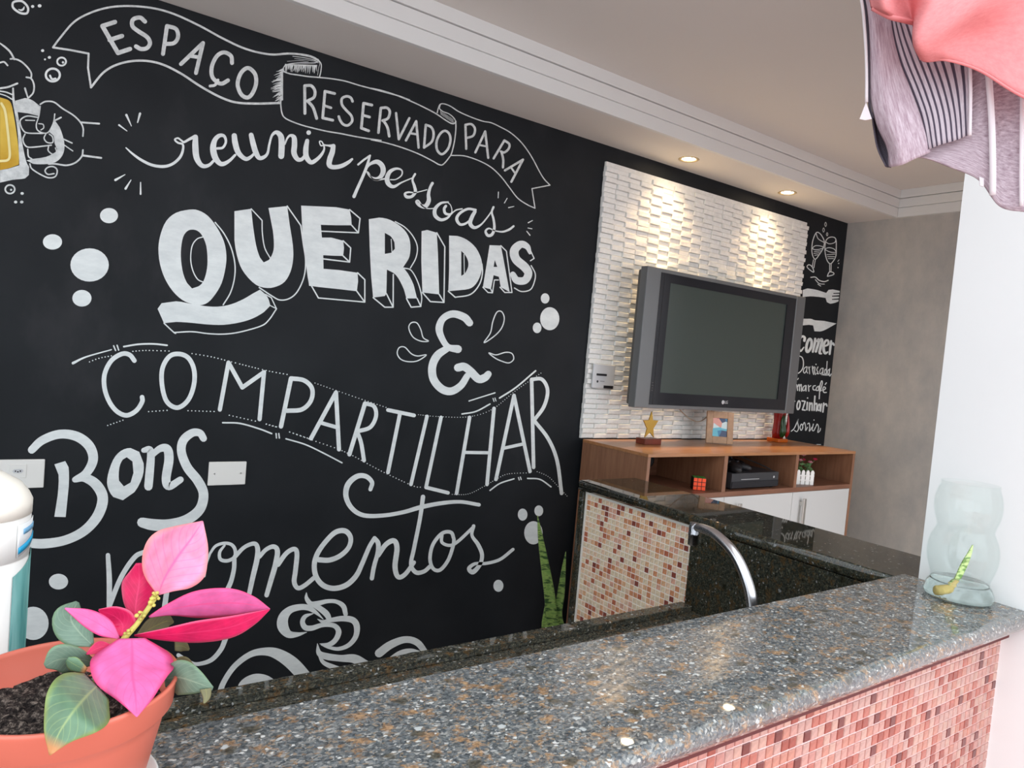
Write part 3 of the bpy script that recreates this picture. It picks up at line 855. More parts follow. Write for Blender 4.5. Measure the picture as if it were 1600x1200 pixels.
# ---------------- the painted wall
def load_mural(txt):
    groups = {}; g = None
    for ln in txt.strip().splitlines():
        ln = ln.strip()
        if not ln or ln[0] == '#': continue
        if ln[0] == '@':
            a = ln.split(); g = groups.setdefault(a[1], []); ox, oy, sc = map(float, a[2:5]); continue
        head, pts = ln.split('|'); h = head.split(); kind = h[0]
        pp = [tuple(map(float, q.split(','))) for q in pts.split()]
        if kind == 'e': pp = [(pp[0][0]/sc+ox, pp[0][1]/sc+oy), (pp[1][0]/sc, pp[1][1]/sc)]
        elif kind == 'r': pp = [(pp[0][0]/sc+ox, pp[0][1]/sc+oy), (pp[1][0]/sc, pp[1][1]/sc)]
        else: pp = [(x/sc+ox, y/sc+oy) for x, y in pp]
        wd = [float(q)/sc for q in h[1:]]
        if kind == 'h': g[-1][2].append(pp)
        else: g.append([kind, wd, [pp] if kind == 'p' else pp])
    return groups
class Paint:
    def __init__(s): s.mb = MB(); s.k = 0
    def P(s, p): return tuple(at(p[0], p[1], s.y))
    def strip(s, pts, ws, closed=False):
        s.k += 1; s.y = WY - 0.0006 - (s.k % 14)*0.00005
        n = len(pts); L = []; R_ = []
        for i in range(n):
            a = pts[(i-1) % n] if closed or i > 0 else pts[i]; b = pts[(i+1) % n] if closed or i < n-1 else pts[i]
            dx, dy = b[0]-a[0], b[1]-a[1]; q = math.hypot(dx, dy) or 1; nx, ny = -dy/q, dx/q; h = ws[i]/2
            L.append((pts[i][0]+nx*h, pts[i][1]+ny*h)); R_.append((pts[i][0]-nx*h, pts[i][1]-ny*h))
        m = s.mb; b = len(m.v)
        for l, r in zip(L, R_): m.v += [s.P(l), s.P(r)]
        for i in range(n if closed else n-1):
            j = (i+1) % n; m.face((b+2*i, b+2*i+1, b+2*j+1, b+2*j))
        if not closed:
            for e in (0, n-1): s.disc(pts[e], ws[e]/2, ws[e]/2, 10, True)
    def disc(s, c, rx, ry, n=28, same=False):
        if not same: s.k += 1; s.y = WY - 0.0006 - (s.k % 14)*0.00005
        else: s.y -= 0.00002
        m = s.mb; b = len(m.v)
        for k in range(n): a = 2*PI*k/n; m.v.append(s.P((c[0]+rx*math.cos(a), c[1]+ry*math.sin(a))))
        m.face([b+k for k in range(n)])
    def line(s, pts, wd, smooth, closed=False):
        if smooth:
            ctrl = [(p[0], p[1], (wd[min(i, len(wd)-1)])) for i, p in enumerate(pts)]
            sp = spline(ctrl, 6, closed); s.strip([(v.x, v.y) for v in sp], [max(0.25, v.z) for v in sp], closed)
        else:
            for i in range(len(pts)-1):
                w0, w1 = wd[min(i, len(wd)-1)], wd[min(i+1, len(wd)-1)]
                s.strip([pts[i], pts[i+1]], [w0, w1])
    def poly(s, loops):
        s.k += 1; s.y = WY - 0.0006 - (s.k % 14)*0.00005
        out = []
        for lp in loops:
            # rounded interpolation only where the corner is shallow
            n = len(lp); q = []
            for i in range(n):
                a, b, c, d = lp[i-1], lp[i], lp[(i+1) % n], lp[(i+2) % n]
                def ang(u, v, w_):
                    x1, y1, x2, y2 = v[0]-u[0], v[1]-u[1], w_[0]-v[0], w_[1]-v[1]
                    return abs(math.atan2(x1*y2-y1*x2, x1*x2+y1*y2))
                q.append(b)
                if ang(a, b, c) < 0.75 and ang(b, c, d) < 0.75:
                    for t in (0.33, 0.66):
                        v = cat(Vector(a), Vector(b), Vector(c), Vector(d), t); q.append((v.x, v.y))
            out.append(q)
        tri = tessellate_polygon([[Vector((x, y, 0)) for x, y in q] for q in out])
        m = s.mb; b = len(m.v)
        for q in out:
            for p in q: m.v.append(s.P(p))
        for t in tri: m.face([b+i for i in t])
    def dots(s, pts, wd):
        sp = spline([(p[0], p[1], 0) for p in pts], 24); acc = 0; last = sp[0]; step = wd*1.75
        for v in sp:
            acc += (v-last).length; last = v
            if acc >= step: acc = 0; s.disc((v.x, v.y), wd*0.42, wd*0.36, 7)
MURAL = load_mural(MURAL_TXT)
# hatching of the banner folds
rr = random.Random(3)
hb_ = MURAL['banner']
for i in range(34):
    y = 108 + i*1.45; ln_ = rr.uniform(8, 19)*(0.55+0.45*math.sin((i+2)/36*PI)); hb_.append(['s', [1.8, 1.2, 0.4], [(441.5, y), (441.5-ln_*0.5, y+rr.uniform(0.5, 2)), (441.5-ln_, y+rr.uniform(2, 5))]])
for i in range(34):
    x = 446 + i*1.48; hb_.append(['s', [1.6, 1.2, 0.4], [(x, 100.5+i*0.05), (x+rr.uniform(-1, 1), 105), (x+rr.uniform(-2.4, 1.0), 109+rr.uniform(-1, 4)+i*0.10)]])
for i in range(10):
    x = 688.5 + i*2.1; hb_.append(['l', [0.8, 0.8], [(x, 173.5+i*1.35), (x+1.0, 179.5+i*1.45)]])
LAB = dict(banner='ribbon banner drawn in thin chalk lines', espaco='the word ESPAÇO in chalk capitals', reservado='the word RESERVADO in chalk capitals', para='the word PARA in chalk capitals',
  reunir='the word reunir in white brush script', pessoas='the word pessoas in white brush script', queridas='the word QUERIDAS in filled block capitals with outlined depth', ampersand='large white ampersand between four outlined drops',
  compartilhar='the word COMPARTILHAR in tall thin capitals', dots='dotted guide lines above and below COMPARTILHAR', bons='the word Bons in heavy white script', momentos='the word momentos in large white script with a long swash',
  mug='hand gripping a frothy beer mug, in chalk', beer='yellow beer inside the drawn mug', foam='pale highlight in the drawn beer', cup='steam curls over a coffee cup, painted white', ticks='small chalk dashes and rings', bubbles='solid white painted dots',
  glasses='two clinking wine glasses in chalk', cutlery='solid white fork and knife', comer='the word comer in bold white', darrisada='the words Dar risada in thin script', cafe='the words tomar café in thin script', cozinhar='the word cozinhar in white', sorrir='the word sorrir in thin script')
NAMES = dict(banner='painted_banner', ampersand='painted_ampersand', dots='painted_dotted_line', mug='painted_beer_mug', beer='painted_beer', foam='painted_highlight', cup='painted_coffee_steam', ticks='painted_dashes', bubbles='painted_bubbles', glasses='painted_wine_glasses', cutlery='painted_cutlery')
def flipfix(mb):   # make all paint faces look towards -y
    for i, f in enumerate(mb.f):
        a, b, c = [Vector(mb.v[k]) for k in f[:3]]
        nrm = (b-a).cross(c-a)
        if len(f) > 4:
            nrm = Vector((0, 0, 0))
            for k in range(len(f)): nrm += Vector(mb.v[f[k]]).cross(Vector(mb.v[f[(k+1) % len(f)]]))
        if nrm.y > 0: mb.f[i] = tuple(reversed(f))
for gname, items in MURAL.items():
    pt = Paint(); pt.k = len(gname)
    for kind, wd, pts in items:
        if kind == 's': pt.line(pts, wd, True)
        elif kind == 'c': pt.line(pts, wd, True, True)
        elif kind == 'l': pt.line(pts, wd, False)
        elif kind == 'p': pt.poly(pts)
        elif kind == 'e': pt.disc(pts[0], pts[1][0], pts[1][1])
        elif kind == 'r':
            c, r = pts; ring = [(c[0]+r[0]*math.cos(a*PI/8), c[1]+r[1]*math.sin(a*PI/8)) for a in range(16)]; pt.line(ring, wd, True, True)
        elif kind == 'd': pt.dots(pts, wd[0])
    if gname == 'foam':
        for i in range(len(pt.mb.v)): v = pt.mb.v[i]; pt.mb.v[i] = (v[0], v[1]-0.0014, v[2])
    flipfix(pt.mb)
    mt = {'beer': M_BEER, 'foam': M_FOAM, 'banner': M_CHALKL, 'espaco': M_CHALKL, 'reservado': M_CHALKL, 'para': M_CHALKL, 'mug': M_CHALKL}.get(gname, M_CHALK)
    pt.mb.build(NAMES.get(gname, 'painted_lettering'), mt, wall_back, LAB[gname])

# ---------------- stone panel behind the television
PX0, PX1, PZ0, PZ1 = 2.192, 3.845, 1.246, 2.548
panel = thing('stone_panel', 'white split-stone mosaic panel fixed to the black wall behind the television', 'wall panel', (PX0, WY, PZ0))
MB().box(PX0+0.006, PX1-0.03, WY-0.012, WY-0.0005, PZ0, PZ1).build('backing', M_STONE, panel)
RH = 0.0237; BL = 0.0775
rb = random.Random(11)
def block_mb(L, H, d, r):
    s = MB(); c = 0.0020; d0 = r.uniform(-0.001, 0.001)
    q = [(0, 0), (L, 0), (L, H), (0, H)]; s.v += [(x, 0, z) for x, z in q]
    dd = [d + d0 + r.uniform(-0.0012, 0.0012) for _ in range(4)]
    s.v += [(min(max(x, c*0.4), L-c*0.4), -dd[i]+0.002, min(max(z, c*0.4), H-c*0.4)) for i, (x, z) in enumerate(q)]
    s.v += [(min(max(x, 1.6*c), L-1.6*c), -dd[i]-0.0002, min(max(z, 1.2*c), H-1.2*c)) for i, (x, z) in enumerate(q)]
    for i in range(4):
        j = (i+1) % 4; s.face((i, j, 4+j, 4+i)); s.face((4+i, 4+j, 8+j, 8+i))
    s.face((8, 9, 10, 11)); return s
var = {}
LEN = [0.070, 0.075, 0.080, 0.085]
for lo in (0, 1):
    for k in range(8): var[(lo, k)] = (block_mb(LEN[k % 4], RH-0.0003, 0.0225 if lo else 0.0145, rb), LEN[k % 4])
meshes = {k: v[0].mesh('stone_block', M_STONE) for k, v in var.items()}
nrow = int((PZ1-PZ0)/RH); blocks = []
for r in range(nrow):
    x = PX0 + rb.uniform(0, 0.003); z = PZ0 + r*RH; c = 0; want = PX0
    while x < PX1 - 0.05 - (0.012 if r % 2 else 0.0):
        want += 0.0775; k = min(range(4), key=lambda i: abs(x + LEN[i] - want) + rb.uniform(0, 0.006)) + 4*rb.randrange(2)
        lo = (c + r) % 2 if rb.random() > 0.07 else rb.randrange(2)
        blocks.append((lo, k, x, z)); x += LEN[k % 4]; c += 1
def seen(b):
    px, py, d = pix((b[2]+0.04, WY-0.02, b[3]+0.012)); hid = 1012 < px < 1232 and 440 < py < 630
    return (1 if hid else 0, d)
blocks.sort(key=seen)
rest = MB()
for i, (lo, q, x, z) in enumerate(blocks):
    jy = rb.uniform(-0.0035, -0.0022)
    if i < 300:
        o = bpy.data.objects.new('stone_block', meshes[(lo, q)]); COL.objects.link(o); o.parent = panel; o.location = (x-PX0, jy, z-PZ0)
    else:
        src = var[(lo, q)][0]; b = len(rest.v)
        rest.v += [(vx+x, vy+WY+jy, vz+z) for vx, vy, vz in src.v]
        for f in src.f: rest.face([b+t_ for t_ in f])
rest.build('stone_block', M_STONE, panel)['kind'] = 'stuff'

# ---------------- mosaic half walls, bar and kitchen worktop
BZ = 1.1525; ST = 0.039
wall_bar = struct(MB().box(-2.6, 1.84, 0.628, 0.812, 0, BZ-ST).build('wall_bar_half', M_GROUTP)); wall_bar.name = 'wall_near'
wall_arm = struct(MB().box(1.815, 2.08, 0.8165, 2.028, 0, BZ-ST).build('wall_arm_half', M_GROUT)); wall_arm.name = 'wall_side'
TP = 0.0204; TS = 0.0174
def tile_mesh(axis, mat):
    s = MB(); h = TS/2; c = 0.0009; t = 0.0022
    q = [(-h, -h), (h, -h), (h, h), (-h, h)]
    def P(u, v, d): return (u, -d, v) if axis == 'y' else (-d, -u, v)
    s.v += [P(u, v, 0) for u, v in q] + [P(u, v, t-c) for u, v in q] + [P(u*(1-c/h), v*(1-c/h), t) for u, v in q]
    for i in range(4):
        j = (i+1) % 4; s.face((i, j, 4+j, 4+i)); s.face((4+i, 4+j, 8+j, 8+i))
    s.face((8, 9, 10, 11)); return s
def tiling(parent, axis, u0, nu, z1, nz, fixed, mats, seed, visible):
    r = random.Random(seed); pool = sum([[i]*w_ for i, w_ in enumerate(TILE_W)], [])
    proto = tile_mesh(axis, None); ms = [proto.mesh('mosaic_tile', m) for m in mats]
    lst = []
    for i in range(nu):
        for k in range(nz):
            u = u0 + (i+0.5)*TP; z = z1 - (k+0.5)*TP; p = (u, fixed, z) if axis == 'y' else (fixed, u, z)
            px, py, d = pix(p); vis = -20 < px < 1620 and -20 < py < 1220 and visible(p, px, py)
            lst.append((0 if vis else 1, d, p, pool[r.randrange(len(pool))]))
    lst.sort(key=lambda t_: (t_[0], t_[1])); rest = MB()
    for n, (nv, d, p, mi) in enumerate(lst):
        jit = (r.uniform(-0.0003, 0.0003), r.uniform(-0.0003, 0.0003))
        if n < 300 and nv == 0:
            o = bpy.data.objects.new('mosaic_tile', ms[mi]); COL.objects.link(o); o.parent = parent; o.location = (p[0], p[1], p[2]+jit[0])
        else:
            b = len(rest.v); rest.v += [(vx+p[0], vy+p[1], vz+p[2]+jit[0]) for vx, vy, vz in proto.v]
            for f in proto.f: rest.face([b+t_ for t_ in f], mi)
    rest.build('mosaic_tile', mats, parent)['kind'] = 'stuff'
tiling(wall_bar, 'y', 1.836-120*TP, 120, 1.084, 53, 0.6278, TILES_PINK_LIT, 5, lambda p, px, py: p[2] < 1.09)
tiling(wall_arm, 'x', 2.022-26*TP, 26, 1.104, 54, 1.815, TILES_A, 9, lambda p, px, py: p[2] > 0.86 and p[1] > 1.49)
MB().box(-2.6, 1.8385, 0.6125, 0.6279, 1.0845, BZ-ST-0.0005).build('undershade_strip', M_UNDERSHADE, wall_bar, 'dark red strip standing in for the shade under the bar edge')  # no real part: painted undershadow of the bar nosing
# pale sealant line around the arm mosaic
s = MB(); s.box(1.8085, 1.8149, 2.0216, 2.0279, 0.0, 1.1042); s.box(1.8085, 1.8149, 1.492, 2.0279, 1.1045, 1.1132); s.build('sealant', M_SEAL, wall_arm)

bar = thing('bar_countertop', 'L-shaped speckled granite bar top with a rounded front edge', 'countertop', (0.5, 0.7, BZ-ST))
def slab(x0, x1, y0, y1, round_sides, r=0.017):
    s = MB(); xs = []; n = 8
    # profile in y for a bar along x: bullnose on the sides asked
    prof = []
    if 'y0' in round_sides: prof += [(y0 + r - r*math.sin(a), BZ-ST/2 - (ST/2)*math.cos(a)) for a in [PI*k/n for k in range(n+1)]]
    else: prof += [(y0, BZ-ST), (y0, BZ)]
    e = 0.004
    up = 0.0100*(y1 - y0 - r)      # the slab falls very slightly towards its front edge
    prof += [(y1-e, BZ+up), (y1-e*0.3, BZ+up-e*0.3), (y1, BZ+up-e), (y1, BZ-ST)]
    b = len(s.v); L = len(prof)
    for x in (x0, x1): s.v += [(x, y, z) for y, z in prof]
    for i in range(L): j = (i+1) % L; s.face((b+i, b+j, b+L+j, b+L+i), 0, False)
    s.face([b+i for i in range(L)]); s.face([b+L+i for i in range(L)][::-1])
    return s
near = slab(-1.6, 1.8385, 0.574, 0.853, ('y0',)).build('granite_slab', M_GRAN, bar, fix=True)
for p in near.data.polygons: p.use_smooth = abs(p.normal.x) < 0.5 and abs(p.normal.z) < 0.995 and p.center.y < 0.6
def armslab():
    s = MB(); r = 0.012; n = 6; x0, x1 = 1.790, 2.095; y0, y1 = 0.8185, 2.056
    prof = [(x0 + r - r*math.sin(a), BZ-ST/2 - (ST/2)*math.cos(a)) for a in [PI*k/n for k in range(n+1)]] + [(x1-0.003, BZ), (x1, BZ-0.003), (x1, BZ-ST)]
    L = len(prof)
    for y in (0.8545, y1): s.v += [(x, y, z) for x, z in prof]
    for i in range(L): j = (i+1) % L; s.face((i, j, L+j, L+i), 0)
    s.face([i for i in range(L)]); s.face([L+i for i in range(L)][::-1])
    s.box(1.8400, x1, 0.8175, 0.8543, BZ-ST, BZ)
    return s
arm = armslab().build('granite_slab', M_GRAND, bar, 'shade-darkened granite arm of the bar running to the black wall', fix=True)
for p in arm.data.polygons: p.use_smooth = abs(p.normal.y) < 0.5 and abs(p.normal.z) < 0.995 and p.center.x < 1.803
MB().bbox(1.797, 2.09, 2.0285, 2.054, 0.0, BZ-ST-0.0005, 0.002).build('end_panel', M_GRAND, bar)

wt = thing('kitchen_worktop', 'dark granite kitchen worktop with a raised lip below the bar', 'worktop', (0.5, 1.1, 0.83))
WZ = 0.850
s = MB(); sx0, sx1, sy0, sy1 = 1.02, 1.50, 1.0, 1.36
for a in ((-2.59, sx0, 0.8125, 1.492), (sx1, 1.8, 0.8125, 1.492), (sx0, sx1, 0.8125, sy0), (sx0, sx1, sy1, 1.492)): s.box(a[0], a[1], a[2], a[3], WZ-0.022, WZ)
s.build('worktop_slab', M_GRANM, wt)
MB().bbox(-2.59, 1.785, 1.450, 1.494, WZ+0.0003, WZ+0.020, 0.0025).build('raised_lip', M_GRANM, wt)
MB().bbox(-2.59, 1.785, 1.478, 1.4935, WZ-0.055, WZ-0.0225, 0.0025).build('front_edge', M_GRAND, wt)
MB().bbox(1.793, 1.8149, 0.8175, 1.4895, WZ+0.0003, 1.1130, 0.0015).build('backsplash', M_GRAND, wt)
MB().bbox(-2.59, 1.785, 0.8125, 0.829, WZ+0.0003, 1.1130, 0.0015).build('backsplash', M_GRAND, wt)
s = MB(); zb = WZ-0.17
s.box(sx0, sx0+0.002, sy0, sy1, zb, WZ-0.001); s.box(sx1-0.002, sx1, sy0, sy1, zb, WZ-0.001); s.box(sx0+0.002, sx1-0.002, sy0, sy0+0.002, zb, WZ-0.001); s.box(sx0+0.002, sx1-0.002, sy1-0.002, sy1, zb, WZ-0.001); s.box(sx0+0.002, sx1-0.002, sy0+0.002, sy1-0.002, zb, zb+0.002)
s.lathe([(0.0, zb+0.004), (0.03, zb+0.004), (0.034, zb+0.0021)], (1.26, 1.18, 0), 20)
s.build('sink_bowl', M_STEEL, wt)
base_cab = thing('base_cabinet', 'white base cabinet under the dark kitchen worktop', 'cabinet', (0.5, 1.2, 0))
MB().box(-2.58, 1.79, 0.8125, 1.45, 0.08, WZ-0.20).build('body', M_DOOR, base_cab)
for k in range(7):
    d_ = MB().bbox(-2.57+k*0.62, -2.57+k*0.62+0.61, 1.4505, 1.468, 0.10, WZ-0.06, 0.002).build('door', M_DOOR, base_cab)
    MB().tube([(-2.53+k*0.62, 1.485, 0.55), (-2.53+k*0.62, 1.485, 0.70)], 0.005, 8).tube([(-2.53+k*0.62, 1.468, 0.57), (-2.53+k*0.62, 1.485, 0.57)], 0.004, 8).build('handle', M_STEEL, d_)

# ---------------- downlights
for k, (lx, lab) in enumerate(((2.60, 'lit round recessed ceiling downlight nearer the lettering'), (3.40, 'lit round recessed ceiling downlight nearer the cement wall'))):
    t = thing('downlight', lab, 'light', (lx, 2.402, SOF), 'recessed downlights above the television')
    MB().lathe([(0.031, 0.006), (0.033, -0.001), (0.046, -0.0035), (0.050, -0.001), (0.050, 0.0)], (lx, 2.402, SOF), 40).build('trim_ring', M_LRING, t)
    MB().lathe([(0.0001, 0.0012), (0.0325, 0.0012)], (lx, 2.402, SOF), 32).build('lens', M_GLOW, t)

# ================================================================ television
tv = thing('television', 'large silver and black flat television mounted on the white stone panel', 'television', (2.97, 2.40, 1.415))
TX0, TX1, TZ0, TZ1, TY = 2.345, 3.596, 1.416, 2.074, 2.350
s = MB()   # silver surround as a ring of four bars
s.bbox(TX0, 2.4365, TY, TY+0.045, TZ0, TZ1, 0.004); s.bbox(3.5135, TX1, TY, TY+0.045, TZ0, TZ1, 0.004)
s.bbox(2.4367, 3.5133, TY+0.002, TY+0.045, TZ0, 1.434, 0.002); s.bbox(2.4367, 3.5133, TY+0.002, TY+0.045, 2.056, TZ1, 0.002)
s.build('silver_surround', M_TVSIL, tv)
s = MB(); y0 = TY+0.003
s.box(2.4368, 2.507, y0, y0+0.03, 1.4342, 2.0558); s.box(3.435, 3.5132, y0, y0+0.03, 1.4342, 2.0558); s.box(2.507, 3.435, y0, y0+0.03, 1.4342, 1.492); s.box(2.507, 3.435, y0, y0+0.03, 2.015, 2.0558)
s.build('black_bezel', M_TVBLK, tv)
MB().box(2.5065, 3.4355, y0+0.006, y0+0.026, 1.4915, 2.0155).build('screen', M_SCREEN, tv)
s = MB(); s.box(2.4605, 2.4635, y0-0.0008, y0, 1.4345, 2.0555); s.build('bezel_seam', M_BLACKP, tv)
s = MB(); s.bbox(TX0+0.012, TX1-0.012, TY+0.0455, TY+0.075, TZ0+0.01, TZ1-0.01, 0.01); s.bbox(2.74, 3.20, TY+0.0752, TY+0.11, TZ0+0.05, TZ1-0.10, 0.012)
s.build('back_housing', M_TVSILD, tv)
MB().box(2.80, 3.14, TY+0.1102, WY-0.036, 1.60, 1.90).build('wall_bracket', M_BLACKP, tv)
s = MB()
for dz in (0, 0.012, 0.024, 0.036): s.box(2.446, 2.456, y0-0.001, y0, 1.500+dz, 1.502+dz)
s.build('button', M_TVSILD, tv)
def text(name, body, size, loc, rot, mat, parent, font_ext=0.0006, bold=0.0, align='CENTER', label=None):
    cu = bpy.data.curves.new(name, 'FONT'); cu.body = body; cu.size = size; cu.extrude = font_ext; cu.offset = bold; cu.align_x = align; cu.align_y = 'CENTER'
    tmp = bpy.data.objects.new('tmp', cu); COL.objects.link(tmp)
    dg = bpy.context.evaluated_depsgraph_get(); dg.update(); me = bpy.data.meshes.new_from_object(tmp.evaluated_get(dg)); bpy.data.objects.remove(tmp)
    me.materials.clear(); me.materials.append(mat); me.name = name
    off = Vector(ORG[parent.name]); me.transform(Matrix.Translation(Vector(loc)-off) @ rot.to_4x4())
    o = bpy.data.objects.new(name, me); COL.objects.link(o); o.parent = parent; ORG[o.name] = tuple(off)
    if label: o['label'] = label
    return o
ROTW = Matrix.Rotation(PI/2, 3, 'X')
text('logo', 'LG', 0.022, (3.000, y0-0.0008, 1.4615), ROTW, M_PLATE, tv, label='silver LG lettering')
s = MB(); s.lathe([(0.0001, 0), (0.0105, 0)], (2.974, y0-0.0008, 1.4615), 20, axis=Matrix.Rotation(PI/2, 3, 'X')); s.build('logo_badge', M_PLATE, tv, 'round silver emblem')
s = MB(); s.tube(spline([(3.06, 2.47, 1.47), (3.02, 2.46, 1.40), (2.955, 2.46, 1.352), (2.90, 2.47, 1.35), (2.82, 2.48, 1.39), (2.74, 2.49, 1.46)], 6), 0.0028, 8)
s.build('power_cable', flat('beige_cable', sr(170, 150, 130), 0.6), tv)

# socket plate on the stone panel
pl = thing('socket_plate', 'silver switch plate with black slots on the stone panel left of the television', 'socket', (2.285, 2.512, 1.545))
MB().bbox(2.216, 2.354, 2.5115, 2.5225, 1.488, 1.603, 0.003).build('plate', M_PLATE, pl)
s = MB(); s.box(2.236, 2.300, 2.509, 2.5113, 1.548, 1.558); s.build('slot', M_BLACKP, pl)
s = MB(); s.box(2.288, 2.345, 2.507, 2.5113, 1.489, 1.503); s.build('module', M_BLACKP, pl)
s = MB(); s.lathe([(0.0001, 0), (0.006, 0)], (2.246, 2.511, 1.520), 12, axis=Matrix.Rotation(PI/2, 3, 'X')); s.box(2.262, 2.290, 2.5105, 2.5113, 1.521, 1.523); s.build('led', M_BLACKP2, pl)

# ================================================================ wooden cabinet
CX0, CX1, CY0, CY1, CT = 2.197, 3.824, 2.094, 2.520, 1.243
cb = thing('tv_cabinet', 'tall walnut cabinet with open niches over white doors below the television', 'cabinet', (3.0, 2.3, 0))
MB().bbox(CX0, CX1, CY0, CY1, CT-0.014, CT, 0.001).build('top_panel', M_WOODH, cb)
MB().bbox(CX0, CX0+0.018, CY0+0.0005, CY1, 0, CT-0.0142, 0.001).build('side_panel', M_WOODV, cb)
MB().bbox(CX1-0.022, CX1, CY0+0.0005, CY1, 0, CT-0.0142, 0.001).build('side_panel', M_WOODV, cb)
MB().bbox(CX0+0.0182, CX1-0.0222, CY0+0.0005, CY1-0.011, 1.036, 1.060, 0.001).build('shelf', M_WOODI, cb)
MB().bbox(2.702, 2.728, CY0+0.0005, CY1-0.011, 1.0602, CT-0.0142, 0.001).build('divider', M_WOODV, cb)
MB().bbox(3.268, 3.292, CY0+0.0005, CY1-0.011, 1.0602, CT-0.0142, 0.001).build('divider', M_WOODV, cb)
MB().box(CX0+0.0182, CX1-0.0222, CY1-0.0108, CY1-0.001, 0.02, CT-0.0142).build('back_panel', M_WOODI, cb)
MB().box(CX0+0.0182, CX1-0.0222, CY0+0.03, CY1-0.0108, 0.06, 0.078).build('bottom_panel', M_WOODI, cb)
s = MB(); s.lathe([(0.0001, 0.001), (0.028, 0.001), (0.033, 0.006), (0.036, 0.0)], (2.640, CY1-0.011, 1.135), 24, axis=Matrix.Rotation(PI/2, 3, 'X')); s.build('cable_grommet', M_BLACKP, cb)
for x0, x1, hx in ((2.2155, 2.7265, 2.69), (2.7295, 3.2695, 2.82), (3.2725, 3.800, 3.345)):
    d_ = MB().bbox(x0, x1, CY0+0.001, CY0+0.019, 0.085, 1.0345, 0.001).build('door', M_DOOR, cb)
    MB().bbox(hx-0.011, hx+0.011, CY0-0.028, CY0-0.018, 0.72, 1.004, 0.002).bbox(hx-0.008, hx+0.008, CY0-0.0182, CY0+0.0008, 0.74, 0.76, 0.001).bbox(hx-0.008, hx+0.008, CY0-0.0182, CY0+0.0008, 0.965, 0.985, 0.001).build('handle', M_STEEL, d_)

# star trophy
st = thing('star_trophy', 'gold star trophy on a red-brown block on the walnut cabinet', 'trophy', (2.478, 2.37, CT))
MB().bbox(2.425, 2.535, 2.340, 2.402, CT+0.0005, CT+0.028, 0.002).build('base', M_MAHOG, st)
def star(cx, cz, R1, R2): return [(cx + (R1 if k % 2 == 0 else R2)*math.sin(k*PI/5), cz + (R1 if k % 2 == 0 else R2)*math.cos(k*PI/5)) for k in range(10)]
o = MB().prism([(2.480 + (x-2.480)*0.84, z + (0.012 if z > CT+0.10 else 0)) for x, z in star(2.480, CT+0.082, 0.062, 0.026)], 2.367, 2.373).build('star', M_GOLD, st, fix=True)
# photo frame
TILT = Matrix.Rotation(math.radians(-30), 4, 'Z') @ Matrix.Rotation(math.radians(-8), 4, 'X')
pf = thing('photo_frame', 'rustic wooden photo frame leaning upright in the middle of the walnut cabinet', 'photo frame', (2.985, 2.345, CT))
def xf(mb, mat, c):
    mb.v = [tuple(mat @ Vector(v) + Vector(c)) for v in mb.v]; return mb
c0 = (2.985, 2.36, CT+0.003); w2, h2 = 0.071, 0.165
s = MB(); s.bbox(-w2, -w2+0.032, -0.008, 0.008, 0, h2, 0.002); s.bbox(w2-0.032, w2, -0.008, 0.008, 0, h2, 0.002); s.bbox(-w2+0.0322, w2-0.0322, -0.008, 0.008, 0, 0.036, 0.002); s.bbox(-w2+0.0322, w2-0.0322, -0.008, 0.008, h2-0.034, h2, 0.002)
xf(s, TILT, c0).build('frame', M_FRAME, pf)
t = NT('family_photo', 0.25, 0.5); v = t.voro(9, t.mapping((3, 3, 3)), rnd=1.0); sc_ = t.n.new('ShaderNodeSeparateColor'); t.l.new(v, sc_.inputs[0])
t.color(t.ramp(sc_.outputs[0], [(0.0, sr(40, 120, 160)), (0.3, sr(90, 180, 200)), (0.5, sr(30, 50, 90)), (0.68, sr(215, 150, 135)), (0.85, sr(190, 70, 100)), (0.95, sr(200, 220, 220))], 'CONSTANT'))
xf(MB().box(-w2+0.03, w2-0.03, -0.003, 0.002, 0.034, h2-0.032), TILT, c0).build('picture', t.m, pf)
xf(MB().box(-0.02, 0.02, 0.0085, 0.011, 0.0, 0.11), Matrix.Rotation(math.radians(-30), 4, 'Z') @ Matrix.Rotation(math.radians(14), 4, 'X'), (2.999, 2.387, CT+0.002)).build('easel_back', M_FRAME, pf)
# red and green glass vase at the right end
vs = thing('glass_vase', 'red and green glass vase on the right end of the walnut cabinet', 'vase', (3.60, 2.44, CT))
MB().bbox(3.555, 3.645, 2.400, 2.480, CT+0.0005, CT+0.022, 0.004).build('foot', M_AMBER, vs)
s = MB(); s.lathe([(0.0001, 0.0), (0.030, 0.0), (0.034, 0.03), (0.030, 0.09), (0.034, 0.14), (0.037, 0.158), (0.033, 0.158), (0.028, 0.09), (0.030, 0.03)], (3.60, 2.44, CT+0.0225), 20); s.build('body', M_RED, vs)
for k, (dx, a) in enumerate(((-0.030, 0.5), (-0.012, 0.1), (0.022, -0.3))):
    s = MB(); P0 = Vector((3.60+dx, 2.400, CT+0.03)); s.tube(spline([P0, P0+Vector((0.006*a, -0.004, 0.045)), P0+Vector((-0.01*a, -0.002, 0.09)), P0+Vector((0.01*a, 0.0, 0.135))], 5), [0.004, 0.008, 0.012, 0.014, 0.015, 0.014, 0.012, 0.011, 0.010, 0.009, 0.008, 0.007, 0.006, 0.005, 0.003, 0.002][:16], 8)
    s.build('glass_leaf', M_GREENG if k < 2 else M_RED, vs)
